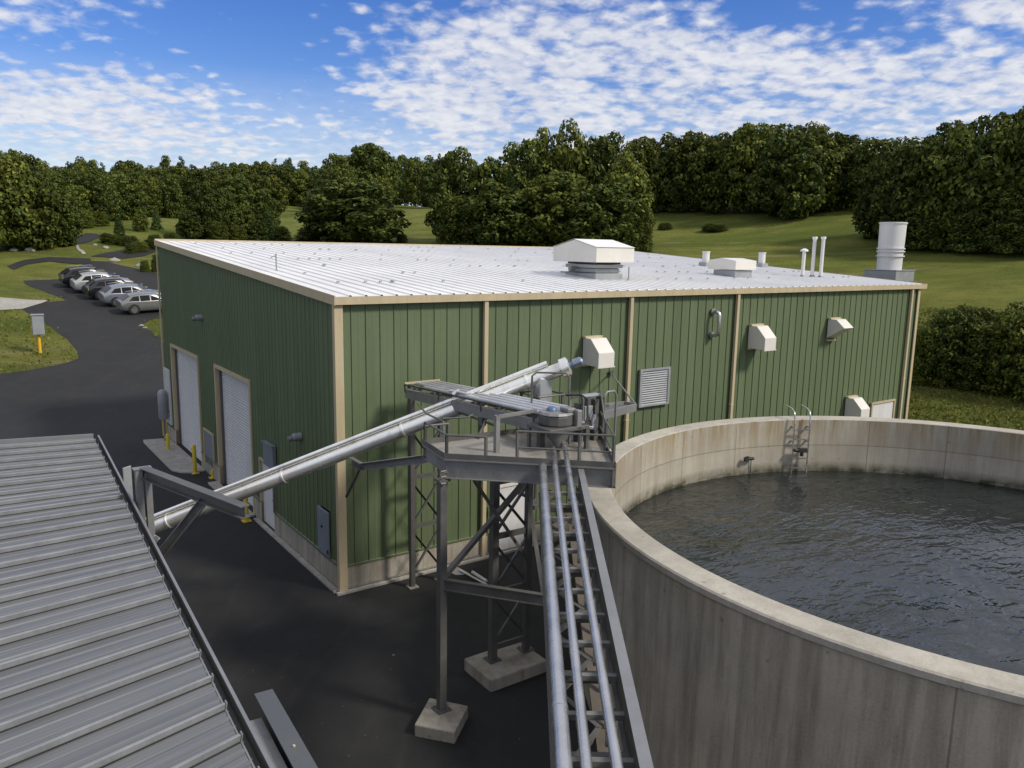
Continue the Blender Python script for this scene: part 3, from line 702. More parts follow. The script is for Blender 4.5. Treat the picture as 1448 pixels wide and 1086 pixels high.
for k in range(3):
    a = Vector((-.3+.75*k, -6.5-.7*k, DZ-.1)); b = MB(); b.ibeam(a, a+Vector((.95, .95 if k < 2 else 1.2, 0)), .08, .17); pl.part(b, 'joist', 'steel')
def colm(b, x, y, z0, z1, s=.13):  # H column
    b.beam((x, y, z0), (x, y, z1), .012, s-.024, (1, 0, 0)); b.box(x-s/2, x+s/2, y-s/2, y-s/2+.012, z0, z1); b.box(x-s/2, x+s/2, y+s/2-.012, y+s/2, z0, z1); 
def sqcol(x, y, z0, z1, s=.13, name='column'):
    b = MB(); b.box(x-s/2, x+s/2, y-s/2, y+s/2, z0, z1); o = pl.part(b, name, 'steel', bevel=.008)
    b = MB(); b.box(x-.14, x+.14, y-.14, y+.14, z0-.002, z0+.022)
    for sx in (-1, 1):
        for sy in (-1, 1): b.tube([(x+.1*sx, y+.1*sy, z0+.02), (x+.1*sx, y+.1*sy, z0+.055)], .014, 6)
    pl.part(b, 'base_plate', 'steel', o); return o
c1, c2, c3 = (-.70, -6.20), (1.05, -5.28), (1.88, -5.31)
sqcol(*c1, .252, DZ-.36, .145); sqcol(*c2, .282, DZ-.26, .15); sqcol(*c3, .282, DZ-.26, .13)
b = MB(); b.box(c1[0]-.11, c1[0]+.11, c1[1]-.11, c1[1]+.11, DZ-.41, DZ-.37)
for z_ in (-.42, -.3, -.2): b.tube([(c1[0]-.1, c1[1]-.13, DZ+z_), (c1[0]+.0, c1[1]-.13, DZ+z_)], .018, 6)
pl.part(b, 'cap_plate', 'steel')
def ang(p, q, w=.06, name='brace', mat='steel'):
    b = MB(); b.angle(p, q, w); pl.part(b, name, mat)
def P3(c, z): return Vector((c[0], c[1], z))
zz = [.55, 1.75, 2.95, 4.1]
for i, z in enumerate(zz):
    b = MB(); b.channel(P3(c2, z), P3(c3, z), .05, .12); pl.part(b, 'girt', 'steel')
    zt = zz[i+1] if i+1 < len(zz) else DZ-.35
    if i < 3: ang(P3(c2, z+.08), P3(c3, zt-.08), .05); ang(P3(c3, z+.08)+Vector((.0, .04, 0)), P3(c2, zt-.08)+Vector((0, .04, 0)), .05)
# big girt and braces from the front column
m1 = P3(c1, 2.72)
zg = 2.72
e1 = at(771, 811, 13.6); e1.z = zg-.05
b = MB(); b.ibeam(m1, e1, .10, .20); pl.part(b, 'girt', 'steel')
ang(P3(c1, 2.85), P3(c3, 4.15), .09); ang((-.25, -6.5, DZ-.36), P3(c3, 2.3), .08); ang(e1, P3(c3, 3.6), .08)
ang(P3(c2, DZ-.4), (2.3, -6.6, DZ-.33), .06)
# handrails
def rail_run(pts, h=.48, mid=True, posts=None):
    for i, q in enumerate(pts):
        if posts is None or i in posts:
            b = MB(); b.box(q[0]-.022, q[0]+.022, q[1]-.022, q[1]+.022, DZ, DZ+h); pl.part(b, 'rail_post', 'steel')
    b = MB(); b.tube([V2(q, DZ+h) for q in pts], .02, 8); pl.part(b, 'top_rail', 'steel')
    if mid: b = MB(); b.tube([V2(q, DZ+h*.48) for q in pts], .016, 8); pl.part(b, 'mid_rail', 'steel')
lerp = lambda a, c, t: (a[0]+(c[0]-a[0])*t, a[1]+(c[1]-a[1])*t)
Aq, Bq, Cq, Dq, Eq, Fq, Gq = [lerp(q, (cen.x, cen.y), .03) for q in deckpoly]
rail_run([Aq, lerp(Aq, Bq, .24)], .42, False); rail_run([lerp(Aq, Bq, .43), lerp(Aq, Bq, .80), Bq, lerp(Bq, Cq, .5), Cq, Dq], .55)
rail_run([Gq, lerp(Gq, Fq, .6)], .35, False); rail_run([Aq, Gq], .42, False)
b = MB(); q = lerp(Bq, Cq, .6); b.tube([V2(q, DZ+.02), V2(lerp(Bq, Cq, .62), DZ+.5), V2(lerp(Bq, Cq, .98), DZ+.95)], .016, 8); b.tube([V2(Dq, DZ), V2(Dq, DZ+1.15), V2(lerp(Dq, Eq, .1), DZ+1.22), V2(lerp(Dq, Eq, .8), DZ+1.22), V2(lerp(Dq, Eq, .9), DZ+1.15), V2(lerp(Dq, Eq, .9), DZ)], .02, 8); pl.part(b, 'guard_hoop', 'steel', each=True, smooth=60)
# concrete footings
t = Thing('footing', 'small concrete footing block under the single front column', 'footing', (-.77, -6.33, 0))
b = MB(); b.prism([(-.69, -5.73), (-.22, -6.37), (-.86, -6.93), (-1.34, -6.33)], -.2, .25); t.part(b, 'block', 'conc', bevel=.025)
t = Thing('footing', 'large concrete footing block under the braced column pair', 'footing', (1.3, -5.4, 0))
b = MB(); b.box(.59, 2.0, -5.92, -4.9, -.2, .28); t.part(b, 'block', 'conc', bevel=.03)
# braced pipe tower by the wall (carries the pipe rack)
t1c, t2c = (1.62, -.72), (2.45, -.72)
rk = Thing('pipe_rack', 'raised rack of five grey pipes on a braced tower by the green wall', 'pipe rack', (1.62, -.72, 0))
for c_, zt in ((t1c, 5.34), (t2c, 5.14)):
    b = MB(); b.box(c_[0]-.06, c_[0]+.06, c_[1]-.06, c_[1]+.06, .02, zt); o = rk.part(b, 'column', 'steel')
    b = MB(); b.box(c_[0]-.13, c_[0]+.13, c_[1]-.13, c_[1]+.13, .0, .05); rk.part(b, 'base_plate', 'conc', o)
zs = [.35, 1.65, 2.95, 4.25]
for i in range(4):
    b = MB(); b.channel(P3(t1c, zs[i]+.0), P3(t2c, zs[i]), .05, .11); rk.part(b, 'girt', 'steel') if i else None
    if i < 3:
        for a, c_ in ((t1c, t2c), (t2c, t1c)):
            b = MB(); b.angle(P3(a, zs[i]+.1)+Vector((0, -.02 if a is t1c else .03, 0)), P3(c_, zs[i+1]-.08)+Vector((0, -.02 if a is t1c else .03, 0)), .05); rk.part(b, 'brace', 'steel')
ra, rb_ = Vector((1.50, -.70, 5.24)), Vector((1.28, -6.55, 5.56))
la, lb = Vector((2.40, -.70, 5.24)), Vector((2.2, -6.2, 5.56))
b = MB(); b.channel(ra+Vector((0, 0, -.12)), rb_+Vector((0, 0, -.12)), .09, .22, .012, (0, 0, 1), 1); rk.part(b, 'side_beam', 'steel2')
b = MB(); b.channel(la+Vector((0, 0, -.12)), lb+Vector((0, 0, -.12)), .09, .22); rk.part(b, 'side_beam', 'steel2')
for k in range(7):
    f_ = k/6; b = MB(); b.beam(ra.lerp(rb_, f_)+Vector((0, 0, -.05)), la.lerp(lb, f_)+Vector((0, 0, -.05)), .06, .06); rk.part(b, 'cross_bar', 'steel')
b = MB(); b.beam(ra+Vector((-.06, 0, .13)), la+Vector((.03, 0, .13)), .05, .05); rk.part(b, 'end_bar', 'tan')
for k in range(5):
    f_ = (k+.5)/5; a = ra.lerp(la, f_)+Vector((0, .0, .10)); c_ = rb_.lerp(lb, f_)+Vector((0, 0, .10))
    if k == 0: a = a.lerp(c_, .14)
    b = MB(); b.tube([a, c_], .046, 12); rk.part(b, 'pipe', 'rackpipe', smooth=50)
b = MB(); b.tube([ra+Vector((-.05, 0, .10)), rb_+Vector((-.07, .0, .10))], .018, 8)
for f_ in (0, .3, .62, .95): e_ = ra.lerp(rb_, f_); b.beam(e_+Vector((-.04, 0, -.1)), e_+Vector((-.06, 0, .10)), .03, .03, (0, 1, 0)); rk.part(b, 'guard_rail', 'steel')
b = MB(); c_ = ra.lerp(rb_, .42)+Vector((.12, 0, .14)); b.tube([c_+Vector((-.12, .25, .02)), c_+Vector((-.06, -.1, .04)), c_+Vector((.02, -.75, .0))], .032, 10); b.tube([c_+Vector((-.16, .05, -.03)), c_+Vector((-.02, .0, .06))], .05, 10); rk.part(b, 'valve', 'rackpipe', smooth=50)
for f_ in (.62, .98):
    e_ = ra.lerp(rb_, f_); b = MB(); b.box(e_.x-.055, e_.x+.055, e_.y-.055, e_.y+.055, DZ if f_ > .75 else DZ-.02, e_.z-.23); rk.part(b, 'stub_column', 'steel')
for vtop, (px0, py0) in ((588, (.34, -6.36)),):
    zt_ = DZ+.1
    while zt_ < DZ+1.2:
        dd_ = W((px0, py0, zt_))-CAM
        if 543-F*dd_.dot(UP)/dd_.dot(FW) < vtop: break
        zt_ += .01
    b = MB(); b.box(px0-.042, px0+.042, py0-.042, py0+.042, DZ, zt_); rk.part(b, 'stub_column', 'steel2')
    b = MB(); b.beam((px0, py0, zt_-.03), (1.29, py0+.1, zt_-.03), .05, .06); rk.part(b, 'cross_beam', 'steel2')
b = MB(); b.tube([at(590, 570, 17.2), at(603, 585, 16.6), at(627, 596, 15.4), at(628, 622, 14.9)], .02, 8); rk.part(b, 'guard_rail', 'steel')
b = MB(); b.tube([at(626, 592, 15.4), at(662, 590, 15.5), at(668, 586, 15.6)], .018, 8); rk.part(b, 'guard_rail', 'steel')
for a, c_ in (((1.62, -.9, 4.3), (1.45, -2.2, 5.1)), ((1.5, -2.6, 5.1), (1.4, -4.9, DZ+.05)), ((1.42, -4.4, 5.2), (.6, -5.35, DZ+.02))):
    b = MB(); b.tube([a, c_], .028, 8); rk.part(b, 'knee_brace', 'steel')
# outrigger arm left of the tower, under the conveyor
t = Thing('support_arm', 'dark steel outrigger arm under the conveyor reaching left of the tower', 'support arm', (-.5, -4.0, 4.6))
a, c_ = at(600, 649, 15.1), at(512, 660, 16.6)
b = MB(); b.channel(a, c_, .12, .16); t.part(b, 'arm', 'steel2')
e_ = c_+Vector((-.02, .55, .02)); b = MB(); b.channel(c_, e_, .10, .14); t.part(b, 'end_plate', 'steel')
b = MB(); b.tube([c_+Vector((0, .1, -.05)), at(490, 702, 17.7)], .035, 8); t.part(b, 'strut', 'steel')

# conveyor tube
ca, cb = at(800, 519, 17.2), at(208, 749, 18.4)
dv = (cb-ca).normalized(); ce = ca+dv*((cb-ca).length+3.2)
cv = Thing('screw_conveyor', 'long silver inclined tube conveyor rising past the green building', 'conveyor', Vector((ce.x, ce.y, 0)))
hd_ = ca-dv*-.25
side = dv.cross(Vector((0, 0, 1))).normalized(); upv = side.cross(dv)
if upv.z < 0: upv = -upv
b = MB(); b.tube([ca, ce], .155, 24); tb = cv.part(b, 'main_tube', 'inox', smooth=50)
b = MB(); L_ = (ce-ca).length; k = 0.9
while k < L_-1:
    c_ = ca+dv*k; b.tube([c_-dv*.02, c_+dv*.02], .172, 24); k += 3.0
cv.part(b, 'tube_flange', 'inox', tb, each=True, smooth=40)
b = MB(); o = upv*.225; b.tube([ca+dv*.35+o, ce+o], .062, 14); t2_ = cv.part(b, 'return_tube', 'inox', smooth=50)
b = MB(); k = .6
while k < L_-1:
    c_ = ca+dv*k; b.beam(c_+upv*.12, c_+upv*.24, .04, .10, dv); k += .95
cv.part(b, 'saddle', 'steel2', t2_, each=True)
b = MB(); b.tube([ca+dv*.10, ca-dv*.06], .215, 24); b.tube([ca-dv*.06, ca-dv*.09], [.215, .16], 24); b.box(ca.x+.0, ca.x+.001, ca.y, ca.y+.001, ca.z, ca.z+.001); cv.part(b, 'head_flange', 'inox', smooth=40)
b = MB(); b.tube([ca-dv*.09, ca-dv*.16, ca-dv*.165, ca-dv*.36, ca-dv*.40], [.07, .07, .095, .095, .06], 16); mo = cv.part(b, 'drive_motor', 'motor', smooth=40)
b = MB()
for k in range(5): b.tube([ca-dv*(.19+.035*k), ca-dv*(.205+.035*k)], .108, 16)
cv.part(b, 'cooling_fin', 'galv', mo, each=True)
b = MB(); c_ = ca+dv*.55; c_ = Vector((c_.x, c_.y, 0)); zt = (ca+dv*.55).z
b.box(c_.x-.17, c_.x+.17, c_.y-.15, c_.y+.15, zt-.62, zt-.02); cv.part(b, 'outlet_chute', 'chute', bevel=.02)
b = MB(); b.box(ce.x-.5, ce.x+.5, ce.y-.5, ce.y+.5, 0, .5); b.extr([(-.5, .5), (.5, .5), (.75, .95), (-.75, .95)], ce.y-.5, ce.y+.5, lambda a_, p_, z: (ce.x+p_, a_, z)); cv.part(b, 'feed_hopper', 'steel2')
# receiving hopper below the chute, standing on the deck's rear edge
hx, hy = c_.x, c_.y
hp = Thing('receiving_hopper', 'dark cylindrical hopper below the silver conveyor outlet', 'hopper', (hx, hy, 4.8))
b = MB(); b.tube([(hx, hy, z) for z in (4.75, 4.95, zt-.70, zt-.62)], [.30, .33, .33, .28], 22); hs_ = hp.part(b, 'drum', 'steel2', smooth=35)
b = MB()
for k in range(8):
    th = k*math.pi/4; b.beam((hx+.33*math.cos(th), hy+.33*math.sin(th), 4.95), (hx+.33*math.cos(th), hy+.33*math.sin(th), zt-.72), .03, .05, (math.cos(th), math.sin(th), 0))
hp.part(b, 'stiffener', 'steel', hs_, each=True)
b = MB()
for sx in (-1, 1):
    for sy in (-1, 1): b.beam((hx+.34*sx, hy+.30*sy, 3.2), (hx+.34*sx, hy+.30*sy, 5.6), .05, .05, (1, 0, 0))
b.beam((hx-.34, hy-.3, 4.72), (hx+.34, hy-.3, 4.72), .06, .08); b.beam((hx-.34, hy+.3, 4.72), (hx+.34, hy+.3, 4.72), .06, .08)
b.beam((hx-.34, hy-.3, 3.25), (1.88, -5.31, 3.25), .06, .08); b.beam((hx+.34, hy-.3, 3.25), (2.0, -5.31, 3.4), .06, .08); b.beam((hx-.34, hy+.3, 3.25), (hx-.34, hy-.3, 3.25), .06, .08); b.beam((hx+.34, hy+.3, 3.25), (hx+.34, hy-.3, 3.25), .06, .08)
b.tube([(hx-.36, hy-.34, 5.55), (hx+.36, hy-.34, 5.55), (hx+.36, hy+.34, 5.55), (hx-.36, hy+.34, 5.55), (hx-.36, hy-.34, 5.55)], .02, 6)
hp.part(b, 'stand', 'steel')
# gear drum feeding the pipes
gx, gy = 1.45, -6.66
gd = Thing('gear_drum', 'grey gear drum with a blue cap over the platform', 'gear drum', (gx, gy, 5.35))
b = MB(); b.tube([(gx, gy, z) for z in (5.50, 5.53, 5.68, 5.71)], [.31, .33, .33, .30], 12); dr_ = gd.part(b, 'drum', 'steel', bevel=.01)
b = MB(); b.tube([(gx, gy, 5.71), (gx, gy, 5.75)], [.345, .31], 12); gd.part(b, 'drum_lid', 'steel2', dr_)
b = MB(); b.tube([(gx-.06, gy+.05, 5.75), (gx-.06, gy+.05, 5.80), (gx-.06, gy+.05, 5.83)], [.10, .09, .05], 14); gd.part(b, 'motor_cap', 'blue', smooth=50)
b = MB(); b.box(gx+.05, gx+.24, gy-.28, gy-.04, 5.75, 5.83); b.box(gx+.20, gx+.32, gy-.38, gy-.25, 5.42, 5.80); gd.part(b, 'gearbox', 'steel2', bevel=.02)
b = MB(); b.box(gx-.42, gx+.50, gy-.38, gy+.34, 5.43, 5.50); gd.part(b, 'base_frame', 'steel', bevel=.01)
b = MB(); b.tube([(gx-.05, gy-.12, 5.43), (gx-.05, gy-.14, 5.30), (gx-.1, gy-.22, 5.17), (gx-.1, gy-.24, 5.08)], [.22, .20, .08, .07], 12); gd.part(b, 'cone', 'steel', smooth=35)
b = MB()
for sx, sy in ((-.38, .3), (.46, .3), (.46, -.34)): b.beam((gx+sx, gy+sy, DZ), (gx+sx, gy+sy, 5.43), .06, .06, (1, 0, 0))
gd.part(b, 'leg_frame', 'steel', each=True)
b = MB(); b.tube([(gx+.32, gy-.30, 5.50), (gx+.50, gy-.28, 5.50), (gx+.58, gy-.22, 5.58), (gx+.58, gy-.2, 5.95), (gx+.5, gy-.1, 6.02), (gx+.3, gy+.1, 6.0)], .022, 8); gd.part(b, 'hose', 'dark', smooth=60)
# control stand right of the drum
ks = at(832, 600, 15.2); ks.z = DZ
cs = Thing('control_stand', 'dark control stand with pipe hoops at the platform edge', 'control stand', ks)
b = MB()
for k, (dx, w, h) in enumerate(((-.30, .06, .75), (-.14, .12, .85), (.06, .10, .80), (.24, .05, .85))): b.box(ks.x+dx, ks.x+dx+w, ks.y-.05-k*.03, ks.y+.09, DZ, DZ+h)
cs.part(b, 'upright', 'steel', each=True, bevel=.006)
b = MB(); b.box(ks.x-.2, ks.x+.0, ks.y-.12, ks.y-.06, DZ+.42, DZ+.7); b.box(ks.x-.34, ks.x+.24, ks.y-.08, ks.y+.1, DZ+.86, DZ+.90); b.box(ks.x-.32, ks.x-.2, ks.y-.14, ks.y-.06, DZ+.3, DZ+.42); cs.part(b, 'panel', 'grey', bevel=.01)
b = MB()
for dx in (-.55, .30): b.tube([(ks.x+dx, ks.y-.1, DZ), (ks.x+dx, ks.y-.1, DZ+.85), (ks.x+dx+.06, ks.y-.1, DZ+.93), (ks.x+dx+.25, ks.y-.1, DZ+.93), (ks.x+dx+.31, ks.y-.1, DZ+.85), (ks.x+dx+.31, ks.y-.1, DZ)], .024, 8)
cs.part(b, 'hoop', 'steel2', each=True, smooth=60)
b = MB(); b.tube([(ks.x-.4, ks.y-.2, DZ+.35), (ks.x-.1, ks.y-.22, DZ+.3), (ks.x-.05, ks.y-.22, DZ+.55)], .05, 10); cs.part(b, 'elbow_pipe', 'chute', smooth=60)
b = MB(); b.box(ks.x-.5, ks.x+.5, ks.y-.02, ks.y+.04, DZ+.2, DZ+.26); b.box(ks.x-.5, ks.x+.5, ks.y-.02, ks.y+.04, DZ+.6, DZ+.66); cs.part(b, 'cross_rail', 'steel', each=True)
# cantilevered tray with stay
ta = at(852, 582, 16.2); tb_ = at(899, 576, 17.0); tb_.z = ta.z = (ta.z+tb_.z)/2
t = Thing('cantilever_tray', 'dark steel tray jutting right of the platform below a thin stay', 'tray', ta)
sdv = Vector((-(tb_-ta).y, (tb_-ta).x, 0)).normalized()*.55
b = MB(); b.add([ta, tb_, tb_+sdv*.55, ta+sdv], [(0, 1, 2, 3)]); b.add([q-Vector((0, 0, .02)) for q in (ta, tb_, tb_+sdv*.55, ta+sdv)], [(3, 2, 1, 0)]); t.part(b, 'tray_plate', 'steel')
b = MB(); b.channel(ta+Vector((0, 0, -.06)), tb_+Vector((0, 0, -.03)), .05, .16); b.beam(tb_, tb_+sdv*.55, .03, .12); b.beam(ta+sdv, tb_+sdv*.55, .03, .12); t.part(b, 'tray_edge', 'steel2')
wq = fr(862, 527); b = MB(); b.tube([(wq.x, -.05, wq.z), tb_+Vector((0, 0, .03))], .022, 8); t.part(b, 'stay', 'steel2')
b = MB(); b.box(wq.x-.07, wq.x+.07, -.09, -.045, wq.z-.07, wq.z+.07); t.part(b, 'anchor', 'steel')
b = MB(); b.beam(ta+sdv*.5+Vector((0, 0, -.08)), V2(Dq, DZ-.05), .07, .1); b.beam(ta+Vector((0, 0, -.1)), ks+Vector((.2, .0, .3)), .05, .07); t.part(b, 'bracket', 'steel')

# ------------------------------------------------------------------ pipe bridge towards the viewer (world frame, runs along +y)
pb_ = Thing('pipe_bridge', 'lattice pipe bridge running from the platform beside the tank wall', 'pipe bridge', (.8, 3, 0), world=True)
PZ = 5.0
fl = lambda y: 1.02+(y-5.12)*.0227
yE = 12.95
b = MB(); b.beam((fl(1.5), 1.5, PZ), (fl(yE), yE, PZ), .10, .014); pb_.part(b, 'girder_flange', 'flange')
b = MB(); b.beam((fl(1.5)-.03, 1.5, PZ-.17), (fl(yE)-.03, yE, PZ-.17), .014, .32); b.beam((fl(1.5)-.03, 1.5, PZ-.34), (fl(yE)-.03, yE, PZ-.34), .09, .014); pb_.part(b, 'girder_web', 'steel')
lf = lambda y: .40+(y-5.12)*.0165
b = MB(); b.ibeam((lf(1.5), 1.5, PZ-.28), (lf(yE), yE, PZ-.28), .09, .3); pb_.part(b, 'side_girder', 'steel')
lc = lambda y: fl(y)-.17
b = MB(); b.beam((lc(1.5), 1.5, PZ-.80), (lc(yE), yE, PZ-.80), .10, .05); b.beam((lf(1.5)+.1, 1.5, PZ-.80), (lf(yE)+.1, yE, PZ-.80), .10, .05); pb_.part(b, 'lower_chord', 'rust')
y = 1.8; k = 0
while y < yE:
    b = MB(); b.beam((lf(y), y, PZ-.24), (fl(y)-.03, y, PZ-.24), .06, .05); pb_.part(b, 'cross_bar', 'steel2')
    if k % 2 == 0: b = MB(); b.beam((lf(y), y+.2, PZ-.36), (fl(y)-.03, y+.2, PZ-.36), .06, .10); pb_.part(b, 'cross_bar', 'steel')
    b = MB(); b.angle((lf(y)+.1 if k % 2 else lc(y), y, PZ-.76), (lc(y) if k % 2 else lf(y)+.1, y+.62, PZ-.76), .05); b.angle((lc(y)+.06, y, PZ-.76), (fl(y)-.06, y+.31, PZ-.36), .04); pb_.part(b, 'lacing', 'steel', each=True)
    y += .62; k += 1
for y in (2.2,):
    b = MB(); b.box(lf(y)-.07, lf(y)+.07, y-.07, y+.07, 0, PZ-.44); b.box(fl(y)-.1, fl(y)+.04, y-.07, y+.07, 0, PZ-.35); pb_.part(b, 'leg', 'steel', each=True)
def bpipe(name_lab, u0, v0, z0, u1, z1, r, collar=None):
    a = CAM+ray(u0, v0)*((z0-ZC)/ray(u0, v0).z); c_ = CAM+ray(u1, 1086)*((z1-ZC)/ray(u1, 1086).z)
    d_ = (c_-a).normalized(); end = c_+d_*3.6
    t = Thing('pipe', name_lab, 'pipe', (a.x, a.y, a.z), 'grey pipes on the bridge', world=True)
    b = MB()
    if collar:
        mdl = a+d_*collar; b.tube([mdl, end], r, 16); b.tube([a, mdl], r*.62, 14); b.tube([mdl-d_*.05, mdl+d_*.05], r*1.12, 16)
    else: b.tube([a, end], r, 18)
    t.part(b, 'pipe_run', 'galv', smooth=50)
    b = MB(); k = 1.2
    while k < (end-a).length-.5:
        q = a+d_*k; b.tube([q-d_*.018, q+d_*.018], r*1.1, 16); k += 3.0
    t.part(b, 'coupling', 'galv', each=True, smooth=40)
    b = MB(); k = .5
    while k < (end-a).length:
        q = a+d_*k; b.box(q.x-.025, q.x+.025, q.y-.02, q.y+.02, PZ-.22, q.z-r*.7) if q.y < yE else None; k += 1.24
    if b.f: t.part(b, 'saddle', 'steel2', each=True)
bpipe('thick grey pipe at the left of the bridge, starting at the platform edge', 767.5, 659, 5.02, 797, 5.0, .066)
bpipe('middle grey pipe on the bridge, coming out of the drum cone', 782.5, 634, 5.12, 829.5, 5.0, .0445)
bpipe('grey pipe with a collar beside the bridge girder', 795, 609, 5.22, 873, 5.0, .0445, collar=.95)

# ------------------------------------------------------------------ shed at the left
ZE = 4.5
ea, eb = gz(130, 618, ZE), gz(357, 1086, ZE)
ev = (eb-ea).normalized(); eb2 = ea+ev*15.6
rd = Vector((ray(1334, 535).dot(XD), ray(1334, 535).dot(YD), ray(1334, 535).z)); rd.normalize(); rdir = -rd   # up the slope
sh = Thing('shed', 'low shed with grey ribbed metal roof in the lower left corner', 'shed', (ea.x-4, ea.y-6, 0))
nrm = ev.cross(rdir).normalized()
if nrm.z < 0: nrm = -nrm
SP = [(0, 0), (.20, 0), (.215, .012), (.285, .012), (.30, 0), (.52, 0), (.535, .012), (.605, .012), (.62, 0), (.90, 0)]
pit = .545; tot = (eb2-ea).length; pts = []
k = 0
while k*pit < tot:
    pts += [((k+a_)*pit, d_) for a_, d_ in SP]; k += 1
LEN = 15.0; ncut = 6
vs = []; fs = []
for s_, d_ in pts:
    for j in range(ncut+1): vs.append(ea+ev*s_+rdir*(LEN*j/ncut-.0)+nrm*d_)
for i in range(len(pts)-1):
    for j in range(ncut): fs.append((i*(ncut+1)+j, (i+1)*(ncut+1)+j, (i+1)*(ncut+1)+j+1, i*(ncut+1)+j+1))
b = MB(); b.add(vs, fs); sr = sh.part(b, 'roof', 'shed')
uvl = sr.data.uv_layers.new(name='UVMap')
for lp in sr.data.loops:
    i_, j_ = divmod(lp.vertex_index, ncut+1); uvl.data[lp.index].uv = (LEN*j_/ncut, pts[i_][0])
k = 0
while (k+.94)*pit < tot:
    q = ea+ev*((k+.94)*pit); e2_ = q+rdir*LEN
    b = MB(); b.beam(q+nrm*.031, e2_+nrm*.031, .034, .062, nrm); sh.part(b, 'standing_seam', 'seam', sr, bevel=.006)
    b = MB(); b.beam(q+ev*.027+nrm*.003, e2_+ev*.027+nrm*.003, .018, .006, nrm); sh.part(b, 'seam_shade', 'dark', sr)  # dark strip stands in for the shade line at the seam's foot
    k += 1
b = MB(); k = 0
while (k+.94)*pit < tot:
    q = ea+ev*((k+.94)*pit)-rdir*.015+nrm*.03; b.beam(q-ev*.03, q+ev*.03, .012, .075, nrm); k += 1
sh.part(b, 'rib_closure', 'flange', sr, each=True)
b = MB(); q = ea-ev*.03; b.beam(q-rdir*.02, q+rdir*LEN, .05, .09, nrm, (0, .02)); sh.part(b, 'end_flashing', 'flange', sr)
out = Vector((-ev.y, ev.x, 0)); out = out if out.x > 0 else -out
g0, g1 = ea+ev*.02+out*.06-Vector((0, 0, .06)), eb2+out*.06-Vector((0, 0, .06))
b = MB(); b.beam(g0-out*.06+Vector((0, 0, -.03)), g1-out*.06+Vector((0, 0, -.03)), .012, .12); b.beam(g0+Vector((0, 0, -.09)), g1+Vector((0, 0, -.09)), .12, .012); b.beam(g0+out*.06, g1+out*.06, .014, .16); gt = sh.part(b, 'gutter', 'steel')
b = MB(); b.beam(g0+out*.062+Vector((0, 0, .085)), g1+out*.062+Vector((0, 0, .085)), .032, .02); b.beam(g0-out*.047+Vector((0, 0, .05)), g1-out*.047+Vector((0, 0, .05)), .016, .025); sh.part(b, 'gutter_lip', 'flange', gt)
b = MB(); k = .2
while k < tot:
    q = g0+ev*k; b.box(q.x-.012, q.x+.012, q.y-.012, q.y+.012, q.z-.085, q.z-.05); k += .27
sh.part(b, 'gutter_bolt', 'grey', gt)['kind'] = 'stuff'
w0, w1 = ea-out*.15+ev*.2, eb2-out*.15-ev*.2
b = MB(); b.beam(Vector((w0.x, w0.y, 2.1)), Vector((w1.x, w1.y, 2.1)), .08, 4.4); b.beam(Vector((w0.x, w0.y, 2.1)), Vector((w0.x, w0.y, 2.1))+Vector((rdir.x, rdir.y, 0))*13, .08, 4.4); sh.part(b, 'wall', 'steel')

# davit bracket on the shed wall
zA = 4.98
a0_, a1_ = gz(203, 668, zA), gz(347, 724, zA)
t = Thing('davit', 'dark steel davit arm with brace beside the shed roof edge', 'davit', (a0_.x, a0_.y, 4.3))
b = MB(); b.ibeam(a0_, a1_, .15, .18, .016); t.part(b, 'arm', 'steel')
b = MB(); b.box(a0_.x-.13, a0_.x-.02, a0_.y-.06, a0_.y+.06, 3.4, zA+.07); b.box(a0_.x+.0, a0_.x+.10, a0_.y-.10, a0_.y+.04, 3.4, zA-.0); t.part(b, 'post', 'steel2', bevel=.006)
b = MB(); b.box(a0_.x-.16, a0_.x+.12, a0_.y-.08, a0_.y+.08, zA+.07, zA+.085); t.part(b, 'cap_plate', 'flange')
bm_ = a0_.lerp(a1_, .62); bb = at(224, 788, 11.9)
b = MB(); b.channel(bm_-Vector((0, 0, .09)), bb, .13, .13); t.part(b, 'brace', 'steel2')
b = MB(); b.channel(bm_.lerp(bb, .6)-Vector((.25, -.1, .05)), bb-Vector((.3, -.1, .1)), .07, .09); t.part(b, 'inner_brace', 'grey')
pq = at(179, 660, 14.8); b = MB(); b.beam(pq+Vector((0, 0, -1.1)), pq, .03, .20, (.8, .6, 0)); t.part(b, 'side_plate', 'grey', bevel=.01)

# foreground steel beam
fb = Thing('steel_beam', 'grey steel beam end cut square at the bottom beside the shed', 'beam', L((-2.0, 4.5, 0)))
f0, f1 = gz(372.5, 978.5, 4.6), gz(432, 1086, 4.6)
fd = (f1-f0).normalized(); f2 = f0+fd*4.0; fs_ = Vector((-fd.y, fd.x, 0)); fs_ = fs_ if fs_.x < 0 else -fs_
b = MB(); b.beam(f0, f2, .165, .014); fo = fb.part(b, 'top_flange', 'beamg')
b = MB(); b.beam(f0+fd*.04-Vector((0, 0, .16)), f2-Vector((0, 0, .16)), .014, .30); b.beam(f0+fd*.04-Vector((0, 0, .32)), f2-Vector((0, 0, .32)), .165, .014); fb.part(b, 'web', 'steel')
b = MB(); s0 = f0+fs_*.13+fd*.22-Vector((0, 0, .22)); b.channel(s0, s0+fd*3.8, .10, .22); fb.part(b, 'side_channel', 'steel2')
b = MB(); q = f0+fd*2.6; b.box(q.x-.08, q.x+.08, q.y-.08, q.y+.08, 0, 4.26); fb.part(b, 'post', 'steel')
b = MB(); b.tube([(f0+fd*.95+Vector((0, 0, .0))), (f0+fd*.95+Vector((0, 0, .02)))], .012, 8); fb.part(b, 'bolt', 'tan')

